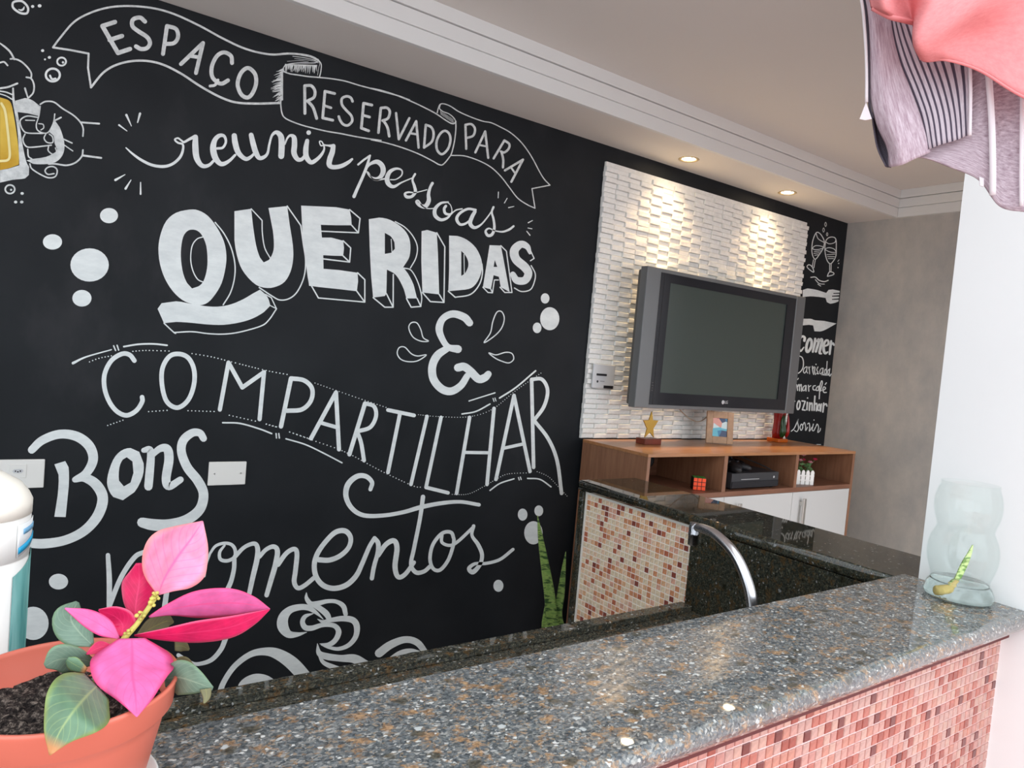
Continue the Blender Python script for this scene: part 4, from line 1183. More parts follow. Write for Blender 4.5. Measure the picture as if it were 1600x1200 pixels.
# puzzle cube
rk = thing('puzzle_cube', 'twisty puzzle cube with orange front and green top in the left niche', 'toy', (2.615, 2.165, 1.0602))
Rk = Matrix.Rotation(math.radians(-38), 4, 'Z'); c1 = (2.625, 2.170, 1.0605); a_ = 0.029
xf(MB().bbox(-a_, a_, -a_, a_, 0, 2*a_, 0.002), Rk, c1).build('core', M_BLACKP, rk)
for i in range(3):
    for k in range(3):
        x = -a_ + (i+0.5)*2*a_/3; z = (k+0.5)*2*a_/3; h_ = 0.0083
        xf(MB().bbox(x-h_, x+h_, -a_-0.0012, -a_, z-h_, z+h_, 0.0005), Rk, c1).build('sticker', M_ORANGE, rk)
        y = -a_ + (k+0.5)*2*a_/3
        xf(MB().bbox(x-h_, x+h_, y-h_, y+h_, 2*a_, 2*a_+0.0012, 0.0005), Rk, c1).build('sticker', M_GREENS, rk, 'green sticker')
# games console with controllers
gc = thing('games_console', 'black games console lying in the middle niche', 'console', (2.97, 2.25, 1.0602))
s = MB(); s.bbox(2.800, 3.170, 2.118, 2.392, 1.0660, 1.1400, 0.004); s.build('body', M_BLACKP2, gc)
MB().bbox(2.802, 3.165, 2.1145, 2.1178, 1.0680, 1.100, 0.001).build('front_panel', M_TVBLK, gc)
MB().box(2.870, 3.010, 2.1168, 2.1179, 1.1080, 1.1100).build('disc_slot', M_PLATE, gc)
s = MB(); s.lathe([(0.0001, 0), (0.006, 0)], (3.128, 2.1167, 1.115), 14, axis=Matrix.Rotation(PI/2, 3, 'X')); s.build('power_button', M_PLATE, gc)
for x in (2.82, 3.14): 
    for y in (2.14, 2.37): MB().lathe([(0.0001, 1.0603), (0.010, 1.0603), (0.010, 1.066), (0.0001, 1.066)], (x, y, 0), 10).build('foot', M_BLACKP, gc)
def controller(cx, cy, cz, rz, lab):
    t_ = thing('game_controller', lab, 'controller', (cx, cy, cz), 'controllers on the console')
    bm = bmesh.new(); bmesh.ops.create_uvsphere(bm, u_segments=20, v_segments=10, radius=1)
    mt = Matrix.Translation((cx, cy, cz+0.022)) @ Matrix.Rotation(rz, 4, 'Z')
    s = MB().frombm(bm, 0, True, mt @ Matrix.Diagonal((0.066, 0.042, 0.024, 1)))
    for sg in (-1, 1):
        s.tube([mt @ Vector((sg*0.045, -0.005, 0.0)), mt @ Vector((sg*0.060, -0.030, -0.001)), mt @ Vector((sg*0.066, -0.055, -0.004)), mt @ Vector((sg*0.066, -0.066, -0.005))], [0.020, 0.019, 0.015, 0.006], 12)
    s.build('body', M_BLACKP, t_)
    for (x, y) in ((-0.035, 0.010), (0.020, -0.010)):
        q = mt @ Vector((x, y, 0.014)); MB().lathe([(0.004, 0.0), (0.004, 0.010), (0.008, 0.012), (0.008, 0.015), (0.0001, 0.015)], q, 12).build('thumbstick', M_BLACKP2, t_)
    for k in range(4):
        q = mt @ Vector((0.035+0.009*math.cos(k*PI/2), 0.010+0.009*math.sin(k*PI/2), 0.0165)); MB().lathe([(0.0033, -0.003), (0.0033, 0.003), (0.0001, 0.003)], q, 8).build('button', M_PLATE, t_)
controller(2.876, 2.175, 1.1402, 0.3, 'black game controller at the left front of the console'); controller(2.965, 2.29, 1.1402, -0.2, 'black game controller further back on the console')
cab = MB(); cab.tube(spline([(2.99, 2.41, 1.205), (3.06, 2.36, 1.200), (3.15, 2.27, 1.168), (3.215, 2.20, 1.135), (3.232, 2.19, 1.105), (3.215, 2.22, 1.085), (3.20, 2.28, 1.078), (3.19, 2.33, 1.082)], 6), 0.0032, 8)
tag(cab.build('console_cable', M_BLACKP, loc=(3.15, 2.25, 1.08)), 'black cable looping beside the games console in the middle niche', 'cable')
# picket planter with flowers
_n0 = set(o.name for o in bpy.data.objects)
pk = thing('picket_planter', 'small white picket fence planter of artificial flowers in the right niche', 'planter', (3.435, 2.18, 1.0602))
s = MB(); s.box(3.385, 3.490, 2.150, 2.206, 1.0606, 1.105); s.build('box', M_WHITEP, pk)
for k in range(5):
    x = 3.389 + k*0.0243
    MB().prism([(x-0.009, 1.0606), (x+0.009, 1.0606), (x+0.009, 1.123), (x+0.005, 1.131), (x, 1.134), (x-0.005, 1.131), (x-0.009, 1.123)], 2.1445, 2.1497).build('picket', M_WHITEP, pk, fix=True)
MB().box(3.381, 3.494, 2.1420, 2.1443, 1.080, 1.086).box(3.381, 3.494, 2.1420, 2.1443, 1.103, 1.109).build('rail', M_WHITEP, pk)
rf = random.Random(4)
s = MB()
for k in range(46):
    c = Vector((rf.uniform(3.388, 3.488), rf.uniform(2.152, 2.205), rf.uniform(1.11, 1.165))); d = Vector((rf.uniform(-1, 1), rf.uniform(-1, 0.6), rf.uniform(-0.3, 1))).normalized()*0.016; n_ = d.cross(Vector((0.3, 0.8, 0.2))).normalized()*0.0065
    b = len(s.v); s.v += [tuple(c-d), tuple(c+n_), tuple(c+d), tuple(c-n_)]; s.face((b, b+1, b+2, b+3))
s.build('foliage', M_LEAFS, pk)['kind'] = 'stuff'
for k, (x, y, z, m_) in enumerate(((3.398, 2.160, 1.190, M_PINKF), (3.418, 2.150, 1.180, M_PINKF), (3.442, 2.165, 1.205, M_PINKF), (3.450, 2.175, 1.180, M_PINKD), (3.475, 2.155, 1.172, M_PINKF), (3.498, 2.155, 1.188, M_PINKD), (3.405, 2.19, 1.200, M_PINKD))):
    s = MB(); s.tube([(3.435+(x-3.435)*0.4, 2.18, 1.11), (x, y, z)], 0.0012, 6); st_ = s.build('flower_stem', M_LEAFS, pk)
    s = MB()
    for ring, (rr_, hh) in enumerate(((0.013, 0.004), (0.009, 0.009))):
        for q in range(5):
            a = q*2*PI/5 + ring*0.6; d = Vector((math.cos(a), math.sin(a), 0)); p0 = Vector((x, y, z)); e = Vector((-math.sin(a), math.cos(a), 0))
            b = len(s.v); s.v += [tuple(p0+Vector((0, 0, -0.004))), tuple(p0+d*rr_*0.7+e*0.007+Vector((0, 0, hh*0.4))), tuple(p0+d*rr_+Vector((0, 0, hh))), tuple(p0+d*rr_*0.7-e*0.007+Vector((0, 0, hh*0.4)))]; s.face((b, b+1, b+2, b+3), 0, True)
    s.build('flower', m_, pk)

PKM = Matrix.Translation((3.435, 2.18, 1.0602)) @ Matrix.Rotation(math.radians(-24), 4, 'Z') @ Matrix.Diagonal((1.12, 1.12, 1.06, 1)) @ Matrix.Translation((-3.435, -2.18, -1.0602))
for o in bpy.data.objects:
    if o.name not in _n0 and o.type == 'MESH':
        T = Matrix.Translation(Vector(ORG[o.name])); o.data.transform(T.inverted() @ PKM @ T)
# ---------------- plates on the black wall
def wallplate(name, p0, p1, lab):
    a = at(*p0, WY-0.008); b = at(*p1, WY-0.008); t_ = thing(name, lab, 'socket', ((a.x+b.x)/2, WY-0.008, (a.z+b.z)/2))
    MB().bbox(a.x, b.x, WY-0.009, WY-0.0005, b.z, a.z, 0.0025).build('plate', M_WHITEP, t_); return t_, a, b
t_, a, b = wallplate('blank_plate', (327, 722), (383, 757), 'plain white blanking plate on the black wall right of the word Bons')
for f in (0.16, 0.86):
    s = MB(); s.lathe([(0.0001, 0), (0.0028, 0)], (a.x+(b.x-a.x)*f, WY-0.0093, (a.z+b.z)/2), 10, axis=Matrix.Rotation(PI/2, 3, 'X')); s.build('screw', M_STEEL, t_)
t_, a, b = wallplate('socket_plate', (-45, 719), (68, 762), 'wide white double socket plate on the black wall behind the dispenser')
for cxp in (-25, 28):
    q = at(cxp, 736, WY-0.0095); s = MB(); s.bbox(q.x-0.021, q.x+0.021, WY-0.0105, WY-0.0088, q.z-0.021, q.z+0.021, 0.001); sk = s.build('socket', M_WHITEP, t_)
    s = MB(); h_ = [(-0.009, -0.006), (0.009, -0.006), (0.014, 0.0), (0.009, 0.006), (-0.009, 0.006), (-0.014, 0.0)]
    s.prism([(q.x+x_, q.z+z_) for x_, z_ in h_], WY-0.0112, WY-0.0104); s.build('socket_well', M_PLATE, sk, fix=True)
    s = MB()
    for dx in (-0.006, 0, 0.006): s.lathe([(0.0001, 0), (0.0022, 0)], (q.x+dx, WY-0.01125, q.z-(0.002 if dx == 0 else 0)), 8, axis=Matrix.Rotation(PI/2, 3, 'X'))
    s.build('socket_hole', M_BLACKP, sk)

# ================================================================ faucet
fc = thing('kitchen_faucet', 'chrome gooseneck kitchen faucet rising behind the bar', 'faucet', (1.33, 0.905, WZ))
s = MB(); s.lathe([(0.0001, 0), (0.027, 0), (0.027, 0.008), (0.020, 0.014), (0.018, 0.05), (0.016, 0.055), (0.0001, 0.055)], (1.33, 0.905, WZ+0.0003), 24); s.build('base', M_CHROME, fc)
pts = spline([(1.33, 0.905, 0.905), (1.33, 0.906, 1.02), (1.33, 0.921, 1.123), (1.33, 0.947, 1.179), (1.33, 0.983, 1.219), (1.33, 1.030, 1.243), (1.33, 1.066, 1.249), (1.33, 1.094, 1.247)], 6)
s = MB(); s.tube(pts, [0.0135 - 0.0030*i/(len(pts)-1) for i in range(len(pts))], 20); s.build('spout_pipe', M_CHROME, fc)
MB().lathe([(0.0001, 0.012), (0.011, 0.010), (0.0125, 0.0), (0.0118, -0.012), (0.0125, -0.013), (0.0125, -0.020), (0.0118, -0.021), (0.0118, -0.042), (0.009, -0.044), (0.0001, -0.042)], (1.33, 1.098, 1.246), 24).build('aerator', M_CHROMED, fc)
s = MB(); s.tube([(1.345, 0.905, 0.925), (1.385, 0.905, 0.935), (1.41, 0.905, 0.955)], [0.006, 0.005, 0.006], 10); s.build('lever', M_CHROME, fc)

# ================================================================ snake plant on the floor by the black wall
sp = thing('snake_plant', 'tall snake plant with two banded leaves standing by the cabinet against the black wall', 'plant', (1.90, 2.30, 0))
MB().lathe([(0.0001, 0.001), (0.085, 0.001), (0.105, 0.24), (0.115, 0.245), (0.115, 0.27), (0.105, 0.27), (0.100, 0.245), (0.0001, 0.24)], (1.95, 2.29, 0), 32).build('pot', M_TERRA, sp)
MB().lathe([(0.0001, 0.252), (0.1005, 0.247)], (1.95, 2.29, 0), 24).build('soil', M_SOIL, sp)
def blade(ctrl, ws, name, mat, parent, cup=0.25, facing=Vector((0.57, 0.82, 0)), label=None):
    P = spline(ctrl, 8); W = spline([(w_, 0, 0) for w_ in ws], 8); g = []
    for i, p in enumerate(P):
        t_ = (P[min(i+1, len(P)-1)] - P[max(i-1, 0)]).normalized(); sd = t_.cross(facing).normalized(); row = []
        for u in (-1, -0.6, -0.2, 0.2, 0.6, 1):
            row.append(p + sd*W[i].x*u + facing*(-cup*W[i].x*(u*u)))
        g.append(row)
    o = MB().sheet(g, 0).build(name, mat, parent, label); solid(o, 0.004); return o
L1 = [at(855, 990, 2.29), at(854, 945, 2.29), at(852, 900, 2.30), at(846, 855, 2.30), at(840, 806, 2.31)]; L1[0].z = 0.245; L1[0].x = 1.975
L1 = [Vector((1.985, 2.29, 0.245)), Vector((1.972, 2.29, 0.36))] + [at(863, 968, 2.29), at(858, 925, 2.29), at(851, 880, 2.30), at(845, 843, 2.30), at(840, 806, 2.31)]
blade(L1, [0.017, 0.022, 0.024, 0.022, 0.017, 0.011, 0.001], 'leaf', M_SNAKE, sp)
L2 = [Vector((2.01, 2.27, 0.245)), Vector((2.005, 2.27, 0.36))] + [at(872, 965, 2.28), at(876, 930, 2.28), at(880, 895, 2.28), at(884, 862, 2.28)]
blade(L2, [0.012, 0.017, 0.018, 0.016, 0.010, 0.001], 'leaf', M_SNAKE, sp)
L3 = [Vector((1.93, 2.30, 0.245)), Vector((1.93, 2.305, 0.34))] + [at(852, 985, 2.31), at(854, 955, 2.31), at(858, 925, 2.31)]
blade(L3, [0.014, 0.017, 0.016, 0.012, 0.002], 'leaf', M_SNAKE, sp)

# ================================================================ things on the bar
# glass jar with a cutting
JX, JY, JZ = 1.763, 0.695, BZ+0.0018
jar = thing('glass_jar', 'clear wavy glass jar with water at the right end of the bar', 'jar', (JX, JY, JZ))
prof = [(0.064, 0.0), (0.069, 0.006), (0.070, 0.016), (0.065, 0.032), (0.0595, 0.040), (0.0585, 0.050), (0.062, 0.062), (0.0685, 0.085), (0.0705, 0.108), (0.067, 0.132), (0.060, 0.150), (0.0565, 0.160), (0.0585, 0.172), (0.064, 0.190), (0.0665, 0.212), (0.064, 0.236), (0.058, 0.256), (0.0575, 0.264)]
def smoothprof(p, n=3): return [(v.x, v.y) for v in spline([(a, b, 0) for a, b in p], n)]
outer = smoothprof(prof); th = 0.0018
inner = [(max(0.001, r-th), h if h > 0.006 else 0.006) for r, h in outer][::-1]
s = MB(); s.lathe([(0.0001, 0.0)] + outer + [(outer[-1][0]-th/2, outer[-1][1]+0.0008)] + inner + [(0.0001, 0.006)], (JX, JY, JZ+0.0004), 48); s.build('jar_glass', M_GLASS, jar, fix=True)
wl_ = 0.046; wat = [(0.0001, 0.0064)] + [(r-0.0004, max(h, 0.0064)) for r, h in [(r, h) for r, h in [(q[0]-th, q[1]) for q in outer] if h <= wl_]] + [(0.0001, wl_)]
s = MB(); s.lathe(wat, (JX, JY, JZ+0.0004), 48); s.build('water', M_WATER, jar, fix=True)
ct = thing('plant_cutting', 'pale green banded plant cutting leaning in the glass jar', 'plant', (JX, JY, JZ+0.01))
blade([Vector((JX-0.018, JY+0.008, JZ+0.020)), Vector((JX-0.002, JY+0.004, JZ+0.045)), Vector((JX+0.015, JY, JZ+0.078)), Vector((JX+0.026, JY-0.004, JZ+0.103)), Vector((JX+0.033, JY-0.006, JZ+0.122))], [0.004, 0.006, 0.0068, 0.004, 0.0006], 'leaf', M_CUT, ct)
s = MB(); s.tube(spline([(JX-0.050, JY+0.024, JZ+0.018), (JX-0.036, JY+0.016, JZ+0.017), (JX-0.018, JY+0.008, JZ+0.020), (JX-0.004, JY+0.004, JZ+0.036)], 5), [0.004]+[0.0095]*5+[0.0085]*5+[0.0065]*5, 12); s.build('rhizome', M_ROOT, ct)

# tall dispenser on the worktop behind the bar
DX, DY, DR = -0.0368, 0.955, 0.056
dp = thing('water_dispenser', 'tall white cylindrical dispenser with a cream domed lid and teal side window', 'dispenser', (DX, DY, WZ))
MB().lathe([(0.0001, 0), (DR-0.004, 0), (DR, 0.004), (DR, 1.343-WZ), (DR-0.0010, 1.3435-WZ), (DR-0.0010, 1.3455-WZ), (DR, 1.346-WZ), (DR, 1.391-WZ), (DR-0.002, 1.392-WZ)], (DX, DY, WZ+0.0004), 56).build('body', M_WHITEP, dp)
MB().lathe([(DR-0.003, 1.3922-WZ), (DR+0.0006, 1.393-WZ), (DR+0.0006, 1.408-WZ), (DR-0.003, 1.416-WZ), (DR*0.8, 1.427-WZ), (DR*0.5, 1.438-WZ), (DR*0.25, 1.443-WZ), (0.0001, 1.444-WZ)], (DX, DY, WZ), 56).build('lid', M_CREAM, dp)
def patch(r, a0, a1, z00, z01, z10, z11, name, mat, n=14, label=None):   # curved patch; a = degrees to the right of the viewer-facing direction
    g = []
    for i in range(2):
        row = []
        for k in range(n+1):
            f = k/n; a = math.radians(a0 + (a1-a0)*f); z = (z00+(z01-z00)*f) if i == 0 else (z10+(z11-z10)*f)
            row.append(Vector((DX + r*math.sin(a), DY - r*math.cos(a), z)))
        g.append(row)
    o = MB().sheet(g).build(name, mat, dp, label); solid(o, 0.0006, 1); return o
patch(DR+0.0009, 47, 95, 0.90, 0.90, 1.330, 1.350, 'side_window', M_TEAL, label='teal translucent side window')
lb = patch(DR+0.0009, 50, 90, 1.350, 1.361, 1.386, 1.388, 'label', M_LABEL)
patch(DR+0.0018, 51, 88, 1.354, 1.364, 1.361, 1.371, 'label_band', M_BLUE, label='blue band of the label')
patch(DR+0.0018, 58, 86, 1.3745, 1.3765, 1.3805, 1.3825, 'label_print', M_PBLUE, label='pale blue print')

# flower pot with pink poinsettia, on a saucer on the bar
PXc, PYc = 0.0495, 0.764; PB = BZ + 0.010; PR = 0.0990; PT = 1.62 - 0.346
pot = thing('poinsettia', 'pink poinsettia in a terracotta coloured plastic pot at the left end of the bar', 'plant', (PXc, PYc, BZ))
tag(MB().lathe([(0.0001, 0.0005), (0.070, 0.0005), (0.078, 0.004), (0.086, 0.012), (0.084, 0.0125), (0.074, 0.006), (0.0001, 0.0035)], (PXc, PYc, BZ+0.0026), 48).build('saucer', M_WHITEP, loc=(PXc, PYc, BZ)), 'white saucer under the terracotta coloured pot on the bar', 'saucer').data.transform(Matrix.Translation((0, 0, 0)))
h0 = PT - BZ
MB().lathe([(0.0001, 0.0092), (0.068, 0.0092), (0.071, 0.012), (0.0865, h0-0.040), (0.0915, h0-0.030), (0.0945, h0-0.027), (0.0965, h0-0.006), (0.0982, h0-0.003), (0.0977, h0), (0.0950, h0), (0.0935, h0-0.004), (0.0905, h0-0.028), (0.0001, h0-0.050)], (PXc, PYc, BZ), 64).build('pot', M_TERRA, pot)
bm = bmesh.new(); bmesh.ops.create_grid(bm, x_segments=60, y_segments=60, size=1)
rs_ = random.Random(2)
s = MB(); g = []
for i in range(0, 25):
    row = []
    for k in range(64):
        r_ = 0.0905*i/24; a = 2*PI*k/63
        row.append(Vector((PXc+r_*math.cos(a), PYc+r_*math.sin(a), PT-0.030 + (0 if k == 63 else 1)*rs_.uniform(-0.003, 0.003)*(0 if i == 0 else 1) + 0.006*math.sin(9*r_*30+a*3)*0.3)))
    row[-1] = row[0].copy(); g.append(row)
bm.free(); s.sheet(g); s.build('soil', M_SOIL, pot)
def gp(x, y, Y): return at(x/2.857, 780 + y/2.857, Y)
def leaf(name, mat, spine, hw, ys, cup=0.0, tilt=0.0, label=None, wav=0.0):
    # spine in tracing coordinates, hw = half widths, ys = world depth along the spine ; cup / tilt push the blade's edges in depth
    S = spline([(a, b, y) for (a, b), y in zip(spine, ys)], 7); W = spline([(h, 0, 0) for h in hw], 7); g = []
    for i, p in enumerate(S):
        a = S[max(i-1, 0)]; b = S[min(i+1, len(S)-1)]; dx, dy = b.x-a.x, b.y-a.y; q = math.hypot(dx, dy) or 1; nx, ny = -dy/q, dx/q; row = []
        for u in (-1, -0.75, -0.5, -0.25, 0, 0.25, 0.5, 0.75, 1):
            h = max(W[i].x, 0.5)
            yy = p.z + cup*h/1000*(u*u) + tilt*h/1000*u + wav*0.001*math.sin(i*0.9+u*2)*abs(u)
            row.append(gp(p.x + nx*h*u, p.y + ny*h*u, yy))
        g.append(row)
    o = MB().sheet(g).build(name, mat, pot, label); solid(o, 0.0007); return o
s = MB(); s.tube([gp(470, 830, 0.765), gp(520, 720, 0.765), gp(555, 620, 0.765), gp(610, 560, 0.768), gp(660, 490, 0.770), gp(700, 430, 0.772)], [0.0035, 0.003, 0.0032, 0.0026, 0.0026, 0.0022], 10); s.build('stem', M_STEMY, pot)
s = MB()
rz_ = random.Random(6)
for k in range(26):
    f = rz_.choice([0.0, 0.05, 0.1, 0.85, 0.95, 1.0, 0.5]); c = gp(555 + (700-555)*f + rz_.uniform(-18, 18), 610 + (430-610)*f + rz_.uniform(-18, 18), 0.764+rz_.uniform(-0.006, 0.004))
    bm = bmesh.new(); bmesh.ops.create_icosphere(bm, subdivisions=1, radius=rz_.uniform(0.0014, 0.0026)); s.frombm(bm, 0, True, Matrix.Translation(c))
s.build('flower_buds', M_STEMY, pot)
leaf('bract', M_BRACTP, [(705, 425), (735, 350), (790, 260), (850, 180), (905, 98)], [8, 112, 150, 98, 3], [0.775, 0.772, 0.775, 0.785, 0.80], -0.10, 0.08, 'pale pink upright bract')
leaf('bract', M_BRACTD, [(600, 545), (608, 460), (622, 370), (620, 285)], [4, 58, 74, 12], [0.78, 0.79, 0.80, 0.80], 0.1, -0.1, 'crimson bract')
leaf('bract', M_BRACT, [(665, 525), (760, 492), (880, 470), (1020, 462), (1120, 470), (1205, 490)], [3, 28, 60, 64, 40, 2], [0.772, 0.77, 0.765, 0.76, 0.765, 0.77], 0.0, 0.12)
leaf('bract', M_BRACTD, [(600, 608), (740, 604), (880, 592), (1020, 572), (1120, 535), (1203, 492)], [3, 28, 48, 48, 30, 2], [0.768, 0.755, 0.75, 0.75, 0.758, 0.768], 0.0, 0.1, 'crimson bract')
leaf('bract', M_BRACT, [(532, 622), (470, 575), (390, 530), (290, 487)], [4, 42, 40, 3], [0.766, 0.76, 0.755, 0.75], 0.0, 0.1)
leaf('bract', M_BRACTD, [(540, 612), (548, 560), (510, 520), (440, 494)], [6, 62, 45, 3], [0.772, 0.778, 0.782, 0.785], 0.0, -0.1, 'crimson bract')
leaf('bract', M_BRACT, [(588, 622), (590, 700), (590, 780), (604, 880), (610, 972)], [60, 172, 178, 92, 3], [0.756, 0.736, 0.712, 0.686, 0.668], 0.05, 0.0)
leaf('bract', M_BRACTD, [(500, 655), (445, 662), (385, 692)], [4, 28, 3], [0.76, 0.758, 0.755], 0.0, 0.1, 'crimson bract')
leaf('leaf', M_GLEAF2, [(410, 650), (350, 590), (315, 530), (345, 458)], [14, 84, 82, 8], [0.80, 0.815, 0.825, 0.835], 0.05, 0.1)
leaf('leaf', M_GLEAFO, [(615, 612), (680, 572), (740, 545), (775, 548)], [10, 40, 36, 4], [0.785, 0.80, 0.815, 0.82], 0.0, 0.1, 'olive leaf')
leaf('leaf', M_GLEAF2, [(410, 725), (340, 712), (260, 715), (200, 745)], [18, 54, 62, 10], [0.765, 0.752, 0.742, 0.735], 0.05, -0.15)
leaf('leaf', M_GLEAF, [(300, 715), (330, 735), (385, 765)], [12, 32, 12], [0.738, 0.735, 0.735], 0.1, 0.1)
leaf('leaf', M_GLEAF, [(430, 836), (380, 885), (325, 950), (265, 1040), (222, 1142)], [80, 148, 142, 78, 4], [0.700, 0.664, 0.638, 0.632, 0.630], -0.03, 0.0, wav=0.6)
leaf('leaf', M_GLEAF2, [(735, 800), (800, 795), (870, 815), (950, 845)], [36, 78, 58, 8], [0.752, 0.728, 0.712, 0.712], 0.03, 0.10)
leaf('leaf', M_GLEAFO, [(918, 846), (922, 880), (910, 912)], [26, 18, 3], [0.711, 0.709, 0.707], 0.0, 0.0, 'withered brown leaf tip')
leaf('leaf', M_GLEAFO, [(780, 655), (815, 655), (845, 672)], [22, 26, 4], [0.785, 0.79, 0.79], 0.0, 0.1, 'olive leaf')
leaf('leaf', M_GLEAFO, [(770, 735), (820, 730), (862, 745)], [14, 28, 8], [0.79, 0.788, 0.785], 0.0, 0.1, 'olive leaf')
s = MB(); s.tube([gp(470, 830, 0.765), gp(430, 800, 0.75), gp(410, 830, 0.738)], 0.0016, 8); s.tube([gp(540, 680, 0.768), gp(640, 740, 0.77), gp(735, 800, 0.752)], 0.0014, 8); s.tube([gp(520, 700, 0.766), gp(470, 710, 0.765), gp(410, 725, 0.765)], 0.0014, 8); s.tube([gp(550, 640, 0.768), gp(470, 660, 0.785), gp(410, 650, 0.80)], 0.0014, 8)
s.build('leaf_stalk', M_STEMG, pot)

# ================================================================ laundry hanging at the upper right, close to the viewer
def G(rows, D): return [[atd(x, y, d) for x, y, d in r] for r in rows]
DD = 0.80
gm = thing('marled_garment', 'mauve marled jersey garment with a striped panel, hanging at the upper right', 'clothing', tuple(atd(1500, 120, DD)))
left = [[(1328, -90, .800), (1345, -90, .796), (1362, -90, .800), (1392, -90, .806)],
        [(1349, 0, .800), (1362, 0, .792), (1378, 2, .798), (1392, 5, .806)],
        [(1355, 45, .802), (1368, 45, .793), (1384, 45, .796), (1394, 45, .803)],
        [(1358, 100, .803), (1374, 100, .793), (1392, 98, .796), (1406, 95, .803)],
        [(1360, 155, .806), (1382, 152, .792), (1403, 146, .792), (1424, 140, .799)],
        [(1371, 196, .806), (1393, 194, .790), (1415, 188, .790), (1440, 184, .797)],
        [(1386, 230, .806), (1403, 228, .790), (1424, 220, .790), (1449, 214, .797)],
        [(1391, 261, .806), (1408, 258, .794), (1430, 248, .793), (1454, 238, .798)]]
o = MB().sheet(gridspline(G(left, DD))).build('front_panel', M_MARLP, gm); solid(o, 0.0018)
lining = [[(1362, 176, .812), (1366, 176, .816), (1372, 178, .812)], [(1365, 200, .814), (1370, 202, .822), (1378, 204, .814)], [(1371, 232, .814), (1377, 234, .822), (1390, 236, .814)], [(1384, 260, .810), (1387, 261, .812), (1392, 262, .809)]]
o = MB().sheet(gridspline(G(lining, DD))).build('sleeve_lining', M_LINING, gm, 'dark inside of the sleeve'); solid(o, 0.0014)
strp = [[(1392, -90, .805), (1420, -90, .800), (1450, -90, .803), (1500, -90, .800)],
        [(1392, 5, .8045), (1410, 8, .797), (1445, 10, .800), (1505, 10, .797)],
        [(1394, 45, .802), (1418, 50, .796), (1455, 55, .800), (1512, 50, .794)],
        [(1406, 95, .802), (1436, 98, .795), (1470, 98, .798), (1515, 96, .792)],
        [(1424, 140, .798), (1452, 140, .792), (1482, 138, .795), (1516, 136, .790)],
        [(1440, 184, .796), (1464, 181, .790), (1490, 178, .793), (1515, 174, .789)],
        [(1450, 234, .797), (1470, 226, .790), (1494, 219, .792), (1515, 210, .790)]]
o = MB().sheet(gridspline(G(strp, DD), 10, 6)).build('striped_panel', M_STRIPE, gm, 'grey panel with dark vertical stripes'); solid(o, 0.0018)
body = [[(1385, 120, .812), (1440, 110, .812), (1500, 60, .806), (1530, 20, .800), (1560, -20, .796), (1590, -50, .800), (1630, -80, .80), (1700, -90, .80)],
        [(1385, 180, .812), (1440, 170, .812), (1503, 120, .804), (1534, 95, .796), (1560, 80, .800), (1592, 70, .794), (1630, 60, .80), (1700, 60, .80)],
        [(1387, 225, .812), (1440, 212, .810), (1508, 190, .800), (1540, 180, .793), (1562, 175, .799), (1596, 172, .792), (1634, 170, .80), (1700, 170, .80)],
        [(1388, 250, .811), (1437, 232, .807), (1505, 232, .799), (1545, 250, .791), (1566, 258, .798), (1598, 262, .791), (1640, 262, .80), (1700, 262, .80)],
        [(1389, 260, .810), (1435, 246, .805), (1488, 263, .800), (1530, 282, .795), (1562, 322, .799), (1600, 331, .794), (1645, 332, .80), (1700, 330, .80)]]
o = MB().sheet(gridspline(G(body, DD), 8, 8)).build('back_panel', M_MARL, gm); solid(o, 0.0018)
def cord(pts, r, mat, nm):
    s = MB(); s.tube(spline([atd(x, y, d) for x, y, d in pts], 6), r, 8); s.build(nm, mat, gm)
cord([(1327, -90, .799), (1346, 0, .798), (1351, 45, .800), (1354, 100, .801), (1354, 160, .803)], 0.0018, M_PIPE, 'white_piping')
cord([(1332, -90, .799), (1350, 0, .797), (1355.5, 45, .799), (1357.5, 100, .800), (1358, 160, .803), (1364, 185, .805)], 0.0014, M_DPIPE, 'dark_piping')
cord([(1512, 40, .790), (1515, 96, .788), (1516.5, 140, .786), (1515.5, 212, .786)], 0.0018, M_PIPE, 'white_piping')
cord([(1536, 40, .791), (1543, 100, .788), (1549, 180, .786), (1551, 250, .785), (1551, 305, .790)], 0.0034, M_PIPE, 'white_piping')
cord([(1594, 40, .789), (1598, 100, .788), (1597, 172, .786), (1596, 262, .786), (1596, 322, .790)], 0.0022, M_PIPE, 'white_piping')
s = MB(); g = [[atd(1353, 160, .803), atd(1362, 186, .803)], [atd(1343, 186, .803), atd(1352, 188, .803)]]
o = MB().sheet(g, smooth=False).build('care_tag', M_PIPE, gm, 'small white care tag'); solid(o, 0.0008)
g = [[atd(1530, 276, .793), atd(1537, 279, .793)], [atd(1531, 290, .793), atd(1537, 292, .793)]]
o = MB().sheet(g, smooth=False).build('care_tag', M_PIPE, gm, 'small white care tag'); solid(o, 0.0008)

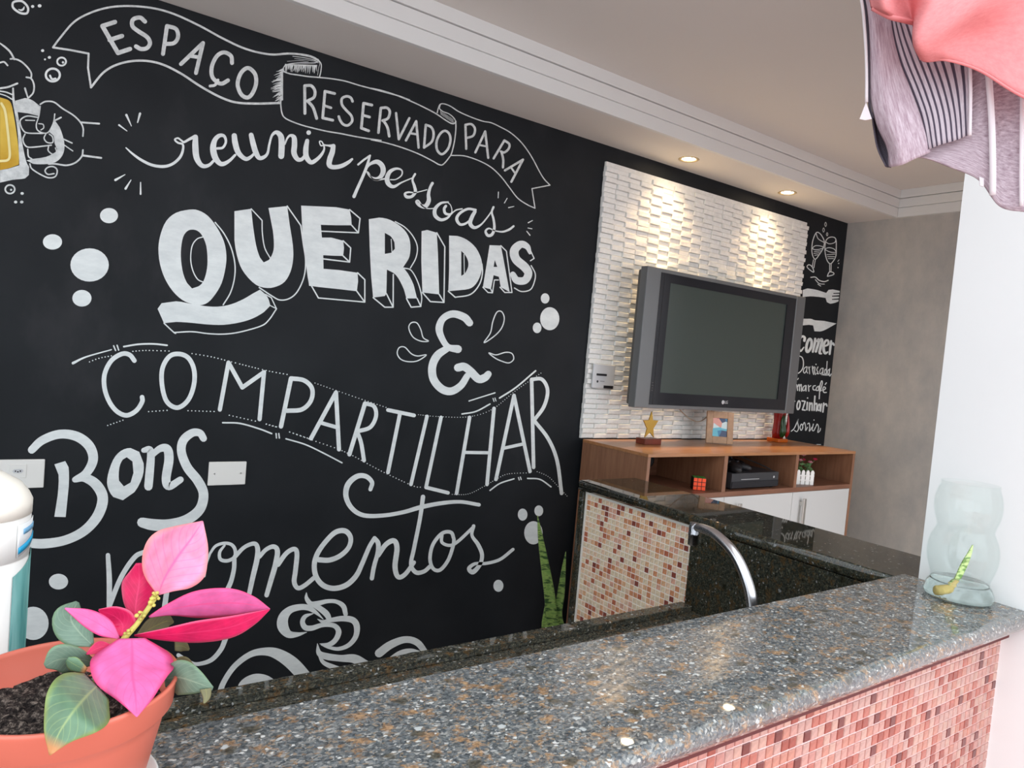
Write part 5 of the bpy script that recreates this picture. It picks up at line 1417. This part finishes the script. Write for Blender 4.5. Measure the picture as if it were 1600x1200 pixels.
cg = thing('coral_garment', 'coral pink cotton garment hanging in front of the marled one at the upper right', 'clothing', tuple(atd(1520, 60, 0.74)))
cor = [[(1345, -110, .755), (1375, -110, .74), (1405, -110, .765), (1440, -110, .745), (1480, -110, .725), (1530, -110, .745), (1580, -110, .720), (1640, -110, .745), (1710, -110, .74)],
       [(1350, -60, .755), (1378, -55, .730), (1402, -50, .772), (1428, -45, .760), (1465, -40, .722), (1520, -60, .740), (1580, -75, .718), (1640, -70, .745), (1710, -70, .74)],
       [(1355, -20, .752), (1382, -10, .727), (1404, -8, .772), (1426, 0, .768), (1452, 8, .715), (1505, -15, .722), (1565, -38, .722), (1640, -40, .750), (1710, -40, .745)],
       [(1360, 5, .748), (1385, 14, .730), (1406, 20, .762), (1427, 28, .772), (1433, 45, .716), (1480, 38, .716), (1535, 12, .726), (1615, -8, .756), (1710, -10, .75)],
       [(1361, 10, .748), (1387, 21, .738), (1407, 28, .758), (1428, 34, .774), (1429, 72, .722), (1462, 76, .728), (1520, 56, .758), (1605, 60, .762), (1710, 70, .752)],
       [(1363, 14, .752), (1390, 28, .752), (1409, 33, .758), (1430, 38, .776), (1438, 92, .745), (1480, 95, .756), (1532, 111, .762), (1600, 152, .752), (1710, 196, .75)]]
o = MB().sheet(gridspline(G(cor, .74), 8, 8)).build('cloth', M_CORAL, cg); solid(o, 0.0016)
s = MB(); s.tube(spline([atd(1363, 12, .747), atd(1390, 26, .744), atd(1409, 31, .750), atd(1429, 36, .764)], 6), 0.0028, 8); s.build('hem', M_CORAL, cg)
s = MB(); s.tube(spline([atd(1438, 92, .744), atd(1480, 94, .751), atd(1532, 111, .757), atd(1600, 152, .749), atd(1710, 196, .749)], 6), 0.0014, 8); s.build('hem', M_CORAL, cg)
# clothes line carrying both
A = atd(1200, -180, 0.77); B = atd(1900, -120, 0.77)
tag(MB().tube([A, B], 0.002, 8).build('clothes_line', M_WHITEP, loc=tuple(A)), 'thin white clothes line above the hanging garments', 'line')
